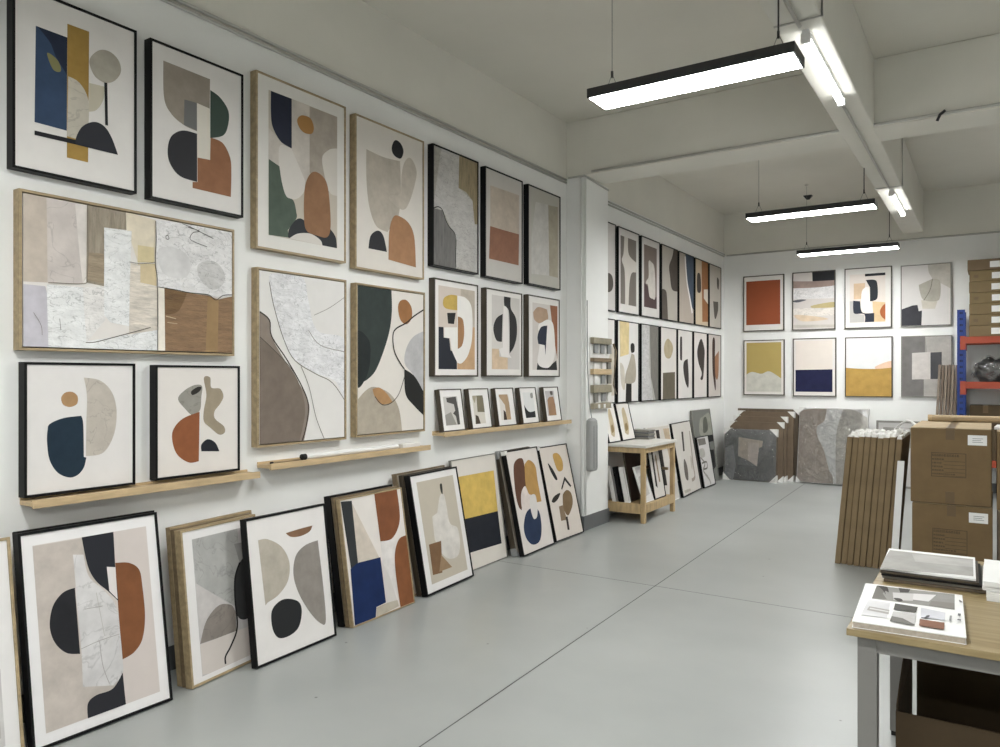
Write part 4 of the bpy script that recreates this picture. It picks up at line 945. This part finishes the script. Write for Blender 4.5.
def carton(name, label, x0, x1, y0, y1, z, h, group=None, m='card'):
    t = thing(name, label, 'box', ((x0+x1)/2, (y0+y1)/2, z), group)
    o = MB(); o.box((x0, y0, z+0.001), (x1, y1, z+h), M[m]); o.build('carton_body', t, bevel=0.008)
    o = MB(); o.box(((x0+x1)/2-0.03, y0-0.0012, z+h-0.1), ((x0+x1)/2+0.03, y0+0.01, z+h+0.0012), M['tape']); o.box(((x0+x1)/2-0.03, y0-0.001, z+h), ((x0+x1)/2+0.03, y1, z+h+0.0012), M['tape']); o.build('tape_strip', t)
    return t
carton('carton', 'dark brown carton on the lower shelf of the rack behind the blue upright', -0.28, 0.12, RYF+0.06, RYF+0.5, SH[2], 0.42, m='cardD')
carton('carton', 'small carton on the dark carton of the lower shelf', -0.26, 0.10, RYF+0.08, RYF+0.48, SH[2]+0.422, 0.30, m='cardD')
carton('carton', 'carton right of the dark cartons on the lower shelf', 0.16, 0.62, RYF+0.06, RYF+0.5, SH[2], 0.60)
# mouldings leaning on the wall beside the rack
GS = 'brown frame mouldings leaning on the back wall'
for k in range(6):
    xb, xt = -0.72+k*0.043, -0.645+k*0.041; w_ = 0.034; yb2, yt2 = 12.12+0.006*(k % 2), 12.40
    z1 = 1.775-0.004*(k % 3)
    o = MB()
    o.hexa([(xb, yb2, 0), (xb+w_, yb2, 0), (xb+w_, yb2+0.03, 0), (xb, yb2+0.03, 0), (xt, yt2-0.03, z1), (xt+w_, yt2-0.03, z1), (xt+w_, yt2, z1), (xt, yt2, z1)], mat('brown_moulding', ((0.15, 0.105, 0.075) if k % 2 else (0.24, 0.185, 0.14)), 0.5, 0.25, 5, stretch=(6, 6, 1)))
    lab = ['leftmost', 'second', 'third', 'fourth', 'fifth', 'rightmost'][k]+' brown frame moulding leaning on the back wall by the blue upright'
    tag(o.build('frame_moulding', None, bevel=0.004, origin=((xb+w_/2), yb2, 0)), lab, 'moulding', GS)

# ------------------------------------------------------------------ leaning cardboard packs and cartons at the right
GC = 'flat cardboard packs leaning side by side'
random.seed(9)
nm = ['leftmost', 'second from left', 'third from left', 'fourth from left', 'fifth from left', 'fifth from right', 'fourth from right', 'third from right', 'second from right', 'rightmost']
for k in range(9):
    pit = 0.0485; th = 0.0445; xb = -1.136+k*pit; dx = 0.098-0.002*k; h = 1.09+random.uniform(-0.015, 0.02); y0 = 6.985+random.uniform(-0.012, 0.012); y1 = y0+0.74
    lab = (nm[:5]+nm[6:])[k]+' of the tall flat cardboard packs leaning beside the big cartons'
    t = thing('cardboard_pack', lab, 'cardboard pack', (xb+th/2, (y0+y1)/2, 0), GC)
    o = MB()
    z0 = 0.001
    o.hexa([(xb, y0, z0), (xb+th, y0, z0), (xb+th, y1, z0), (xb, y1, z0), (xb+dx, y0, h), (xb+dx+th, y0, h), (xb+dx+th, y1, h), (xb+dx, y1, h)], M['packc']); o.build('sleeve', t, bevel=0.006)
    o = MB(); n = 10
    for i in range(n):                   # ragged foam showing along the open top
        ya_ = y0+0.01+(y1-y0-0.02)*i/n; yb3 = y0+0.01+(y1-y0-0.02)*(i+1)/n; q = random.uniform(0.012, 0.04); s_ = dx/h
        o.hexa([(xb+dx+0.004, ya_, h-0.002), (xb+dx+th-0.004, ya_, h-0.002), (xb+dx+th-0.004, yb3, h-0.002), (xb+dx+0.004, yb3, h-0.002),
                (xb+dx+0.009+s_*q, ya_+0.01, h+q), (xb+dx+th-0.012+s_*q, ya_+0.01, h+q*random.uniform(.6, 1)), (xb+dx+th-0.009, yb3-0.004, h+q*.8), (xb+dx+0.011, yb3-0.004, h+q)], M['foam'])
    o.build('foam_edge', t)
o = MB()      # wisp of foam wrap standing up on the packs
p0 = V((-0.72, 7.35, 1.14)); pts = [p0+V((0, 0, 0)), p0+V((.05, .02, .05)), p0+V((.09, .03, .075)), p0+V((.13, .0, .07)), p0+V((.16, -.02, .04))]
for i in range(4):
    a_, c_ = pts[i], pts[i+1]; o.hexa([a_, c_, c_+V((0.01, .12, 0)), a_+V((0, .1, 0)), a_+V((0, 0, .012)), c_+V((0, 0, .012)), c_+V((0.01, .12, .012)), a_+V((0, .1, .012))], M['foam'])
tag(o.build('foam_wrap', None, bevel=0.002, origin=p0), 'curled strip of white foam wrap on top of the cardboard packs', 'foam wrap')
a_, c_ = on_y(891, 556, 6.95), on_y(901, 461, 6.95)
o = MB(); zt2 = c_.z; xb = on_y(891, 556, 6.95).x; xt = on_y(897.5, 461, 6.95).x; s_ = (xt-xb)/(zt2-a_.z); xb -= s_*a_.z
o.hexa([(xb, 6.935, 0.001), (xb+0.052, 6.935, 0.001), (xb+0.052, 6.955, 0.001), (xb, 6.955, 0.001), (xt, 6.945, zt2), (xt+0.052, 6.945, zt2), (xt+0.052, 6.965, zt2), (xt, 6.965, zt2)], M['white'])
tag(o.build('white_strip', None, bevel=0.002, origin=(xb, 6.94, 0)), 'narrow white strip leaning in front of the cardboard packs', 'strip')

def big_carton(x0, x1, y0, y1, z, h, label, printed=True, tone='card'):
    t = thing('big_carton', label, 'box', ((x0+x1)/2, (y0+y1)/2, z), 'big cardboard cartons stacked at the right')
    w = x1-x0; xm = (x0+x1)/2
    o = MB(); o.box((x0, y0, z+0.002), (x1, y1, z+h-0.004), M[tone]); o.build('carton_body', t, bevel=0.008)
    o = MB()
    for a0, a1 in ((x0+0.004, xm-0.002), (xm+0.002, x1-0.004)): o.box((a0, y0+0.004, z+h-0.004), (a1, y1-0.004, z+h), M['cardL'])
    o.build('flap', t)
    o = MB(); o.box((xm-0.03, y0-0.0015, z+h-0.09), (xm+0.03, y0+0.002, z+h-0.004), M['tape']); o.box((xm-0.03, y0, z+h-0.001), (xm+0.03, y1, z+h+0.0012), M['tape'])
    o.box((xm-0.032, y0-0.0015, z+0.01), (xm+0.03, y0+0.002, z+0.10), M['tape']); o.build('tape_strip', t)
    if printed:
        o = MB(); lx, lz = x0+w*0.715, z+h*0.79; o.box((lx, y0-0.002, lz), (lx+0.125, y0, lz+0.078), M['white'])
        for i in range(3): o.box((lx+0.03, y0-0.0028, lz+0.022+i*0.014), (lx+0.03+0.07-0.012*(i % 2), y0-0.002, lz+0.026+i*0.014), M['greyp'])
        o.build('label', t)
        o = MB(); px_, pz, pw, ph = x0+w*0.265, z+h*0.36, w*0.43, h*0.31; e = 0.003; yf = y0-0.001
        for a0, a1 in (((px_, pz), (px_+pw, pz+e)), ((px_, pz+ph), (px_+pw, pz+ph+e)), ((px_, pz), (px_+e, pz+ph)), ((px_+pw-e, pz), (px_+pw, pz+ph))): o.box((a0[0], yf, a0[1]), (a1[0], y0, a1[1]), M['printink'])
        random.seed(int(z*100)+4)
        for i in range(6):
            zz_ = pz+ph*(0.86-i*0.155)
            if i: o.box((px_+pw*0.36, yf, zz_-0.008), (px_+pw-0.006, y0, zz_-0.006), M['printink'])
            xx = px_+0.008
            while xx < px_+pw*(0.78 if i == 0 else (0.7 if i == 5 else 0.32)):
                ln = random.uniform(0.006, 0.014); hh = 0.018 if i == 0 else 0.011
                o.box((xx, yf, zz_), (xx+ln*0.35, y0, zz_+hh), M['printink']); o.box((xx, yf, zz_+hh-0.003), (xx+ln, y0, zz_+hh), M['printink']); o.box((xx+ln*.7, yf, zz_), (xx+ln, y0, zz_+hh*.6), M['printink'])
                xx += ln+0.006
        o.build('printed_panel', t)
BY = 6.875
big_carton(-0.543, 0.0, BY, 7.96, 0.0, 0.598, 'lower big carton with printed panel under the one with the tube')
big_carton(-0.553, -0.006, BY-0.01, 7.95, 0.60, 0.598, 'upper big carton with printed panel and white label, tube lying on top')
big_carton(0.03, 0.62, BY-0.02, 7.82, 0.0, 0.585, 'lower reddish carton at the right edge', tone='cardE')
big_carton(0.026, 0.61, BY-0.03, 7.80, 0.588, 0.60, 'upper reddish carton at the right edge of the photograph', tone='card')
p = on_z(929, 417.5, 1.229); p.y = min(p.y, 7.85); q = V((0.32, p.y-0.02, 1.229))
t = thing('mailing_tube', 'long pale cardboard tube lying across the tops of the big cartons', 'tube', (p+q)/2)
o = MB(); o.tube([p, q], 0.0295, M['cardL'], 20); o.build('tube_body', t)
o = MB(); o.tube([p-V((.004, 0, 0)), p+V((.03, 0, 0))], 0.0305, M['pine'], 20); o.build('end_cap', t, bevel=0.003)
o = MB(); xm = -0.28; o.tube([V((xm-.03, p.y-.0, 1.229)), V((xm+.03, p.y, 1.229))], 0.0303, M['tape'], 20); o.build('tape_band', t)
o = MB(); p = on_z(987, 423, 1.205); o.obox((0.01, 7.05, 1.1895), (0.35, -0.02, 0.0), (0.02, 0.33, 0.0), (0, 0, 0.022), M['white']); tag(o.build('paper_stack', None, bevel=0.002, origin=(0.1, 7.2, 1.19)), 'white paper pad on top of the carton at the right edge', 'paper')

# ------------------------------------------------------------------ work table in the foreground
WX0, WX1, WY0, WY1, WZ = -0.415, 0.50, 2.775, 4.12, 0.75
t = thing('work_table', 'foreground work table with light oak top and grey metal frame', 'table', ((WX0+WX1)/2, (WY0+WY1)/2, 0))
o = MB(); o.box((WX0, WY0, WZ-0.024), (WX1, WY1, WZ), M['ttop']); o.build('tabletop', t, bevel=0.002)
for x, y in ((WX0+0.03, WY0+0.03), (WX1-0.09, WY0+0.03), (WX0+0.03, 3.77), (WX1-0.09, 3.77)):
    o = MB(); o.box((x, y, 0.02), (x+0.06, y+0.06, WZ-0.024), M['metal']); o.build('leg', t, bevel=0.003)
    o = MB(); o.box((x+0.005, y+0.005, 0), (x+0.055, y+0.055, 0.02), M['black']); o.build('foot', t)
o = MB()
for a_, c_ in (((WX0+0.09, WY0+0.035, WZ-0.078), (WX1-0.09, WY0+0.075, WZ-0.024)), ((WX0+0.09, WY1-0.075, WZ-0.078), (WX1-0.09, WY1-0.035, WZ-0.024)),
               ((WX0+0.035, WY0+0.09, WZ-0.078), (WX0+0.075, WY1-0.09, WZ-0.024)), ((WX1-0.075, WY0+0.09, WZ-0.078), (WX1-0.035, WY1-0.09, WZ-0.024))): o.box(a_, c_, M['metal'])
o.build('frame_rail', t)
# catalogue
sh = Sheet(on_z(852, 620.5, WZ+0.024), on_z(966.5, 637.5, WZ+0.024), on_z(870, 583.5, WZ+0.024))
t = thing('catalogue', 'white catalogue with grey interior photographs lying on the front corner of the table', 'book', sh.o+sh.u*sh.w/2-sh.n*0.024)
o = MB(); o.obox(sh.P(0.003, 0.002, -0.0215), sh.u*(sh.w-0.006), sh.v*(sh.h-0.003), sh.n*0.018, mat('page_edges', (0.42, 0.37, 0.31), 0.8, 0.2, 60)); o.build('pages', t)
o = MB(); o.obox(sh.P(0, 0, -0.0235), sh.u*sh.w, sh.v*sh.h, sh.n*0.002, M['white']); o.build('back_cover', t)
o = MB(); o.obox(sh.P(0, 0, -0.0035), sh.u*sh.w, sh.v*sh.h, sh.n*0.0032, M['white'])
draw(o, sh, '''
 8c8a86~w p 190,302 655,355 655,447 160,380
 6e6b66~w p 190,302 260,310 225,350 250,385 160,380
 3f3b37~w m 195,302* 250,312 262,345* 240,335 245,360* 225,330
 3f3b37 p 320,317 390,325 380,345 330,345
 b9b6b0 p 285,345 410,352 405,395 290,390
 c9c6c1 p 410,352 545,360 500,400 405,388
 7b7772 p 515,395 655,410 655,447 500,425
 45413d s 290,380 330,382 345,395 320,400
 c9c8c5~w p 140,390 270,410 250,500 95,480
 9b9894 p 145,430 265,452 260,478 130,452
 c6c4bf p 150,438 262,460 260,466 146,446
 55534f~w p 300,413 435,435 425,467 290,450
 b4b2ac~w p 288,462 425,475 415,548 268,520
 6f6d69~w p 280,490 345,503 415,540 415,548 268,520
 c4c4c6~w p 455,440 600,470 595,515 450,495
 7d5347~w p 447,508 595,530 592,573 442,548
 4a4a50 l4 455,500 480,502 500,488
 55555a s 485,490 505,487 500,500 488,500
 77777a l2 685,395 690,410 700,405
 77777a l2 690,400 703,412
 8a8a8c l3 633,490 628,522
 66666a l4 684,478 682,492
 66666a l5 684,512 681,520'''.split('\n'), q2, (0.002, 0.002, sh.w-0.002, sh.h-0.002), 1.0, -0.0003, 0.00025)
o.build('front_cover', t)
# stacked boards
base = [(880, 567.6), (976, 579.5), (977, 556.4), (890, 548.0)]
zt = WZ; random.seed(2)
sA = Sheet(on_z(880, 568, WZ+0.056), on_z(976, 579.5, WZ+0.056), on_z(891, 548.5, WZ+0.056))
lay = [('bottom', 'cardE', 0.012, 0.012, 0.06), ('second', 'grey_wood', 0.012, 0.006, 0.03), ('third', 'black', 0.009, 0.004, 0.02), ('fourth', 'dkwood', 0.010, 0.0, 0.01), ('top', 'white', 0.011, 0.0, 0.0)]
for nm_, mt, th, dx, dw in lay:
    t = thing('sample_board', '%s board of the flat pile on the work table' % nm_+(', white with a grey sheet' if nm_ == 'top' else ''), 'board', (sA.o.x, sA.o.y, zt), 'sample boards piled on the work table')
    o = MB(); b0 = V((sA.o.x, sA.o.y, zt+0.0006))+sA.u*dx+sA.v*random.uniform(0, 0.015)
    o.obox(b0, sA.u*(sA.w+dw-dx), sA.v*(sA.h-0.01), V((0, 0, th-0.001)), M[mt]); o.build('board', t, bevel=0.0015)
    if nm_ == 'top':
        o = MB(); s3_ = Sheet(V((sA.o.x, sA.o.y, zt+th)), V((sA.o.x, sA.o.y, zt+th))+sA.u, V((sA.o.x, sA.o.y, zt+th))+sA.v*0.5)
        draw(o, s3_, ['9c9a96~w p 195,202 268,90 795,148 790,250 655,236', 'a9a7a4~w p 400,115 790,155 788,195 420,160'], q2, (0.001, 0.001, sA.w-0.008, sA.h-0.025), 1.0, 0.0002); o.build('grey_sheet', t)
    zt += th+0.0006
# white paper piles at the right edge
sB = Sheet(on_z(982, 581, WZ+0.07), on_z(1010, 584.5, WZ+0.07), on_z(980, 556, WZ+0.07))
for nm_, z0, th, off, m_ in (('lower pile of white paper at the right edge of the table', WZ+0.0006, 0.034, 0.012, 'white'), ('grey white folder between the white paper piles at the right edge of the table', WZ+0.036, 0.014, 0.0, 'foam'), ('upper pile of white paper at the right edge of the table', WZ+0.0515, 0.020, 0.003, 'white')):
    t = thing('paper_pile', nm_, 'paper', (sB.o.x+.15, sB.o.y+.2, z0), 'paper piles at the right edge of the table')
    n = 5
    for k in range(n):
        o = MB(); b0 = V((sB.o.x, sB.o.y, z0+th*k/n))+sB.u*(off+random.uniform(0, 0.004))-sB.v*(off*1.2)
        o.obox(b0, sB.u*0.30, sB.v*0.42, V((0, 0, th/n-0.0008)), M[m_]); o.build('sheet_bundle', t)
# open carton under the table
t = thing('open_carton', 'open brown carton with dark inside standing under the work table', 'box', (0.0, 3.3, 0))
bx0, bx1, by0, by1, bz = -0.288, 0.40, 3.0, 3.62, 0.416; e = 0.006
o = MB(); o.box((bx0, by0, 0.001), (bx1, by1, 0.008), M['cardD']); o.build('bottom', t)
for nm_, a_, c_ in (('front_panel', (bx0, by0, 0.008), (bx1, by0+e, bz)), ('side_panel', (bx0, by0+e, 0.008), (bx0+e, by1-0.03, bz)), ('side_panel', (bx1-e, by0+e, 0.008), (bx1, by1-e, bz)), ('back_panel', (bx0+0.02, by1-e, 0.008), (bx1-e, by1, bz+0.02))):
    o = MB(); o.box(a_, c_, mat('box_board', (0.05, 0.031, 0.013), 0.9, 0.12, 9)); o.build(nm_, t)
o = MB(); n = 8   # side flap standing up, curved
pr = []
for i in range(n+1):
    f_ = i/n; y_ = by0+e+(by1-0.04-by0)*f_; pr.append((y_, 0.02+0.15*math.sin(f_*math.pi*0.5)))
for (y0_, h0), (y1_, h1) in zip(pr, pr[1:]):
    o.hexa([(bx0+0.001, y0_, bz), (bx0+e-0.001, y0_, bz), (bx0+e-0.001, y1_, bz), (bx0+0.001, y1_, bz), (bx0+0.001, y0_, bz+h0), (bx0+e-0.001, y0_, bz+h0), (bx0+e-0.001, y1_, bz+h1), (bx0+0.001, y1_, bz+h1)], mat('box_board', (0.05, 0.031, 0.013), 0.9, 0.12, 9))
o.build('side_flap', t)

w = bpy.data.worlds.new('world'); bpy.context.scene.world = w; w.use_nodes = True
w.node_tree.nodes['Background'].inputs[0].default_value = (0.01, 0.01, 0.01, 1); w.node_tree.nodes['Background'].inputs[1].default_value = 1
for ob in bpy.data.objects:
    if 'wo' in ob: del ob['wo']
if __name__ == '__main__':
    for l in LEAN: print('LEAN', l)
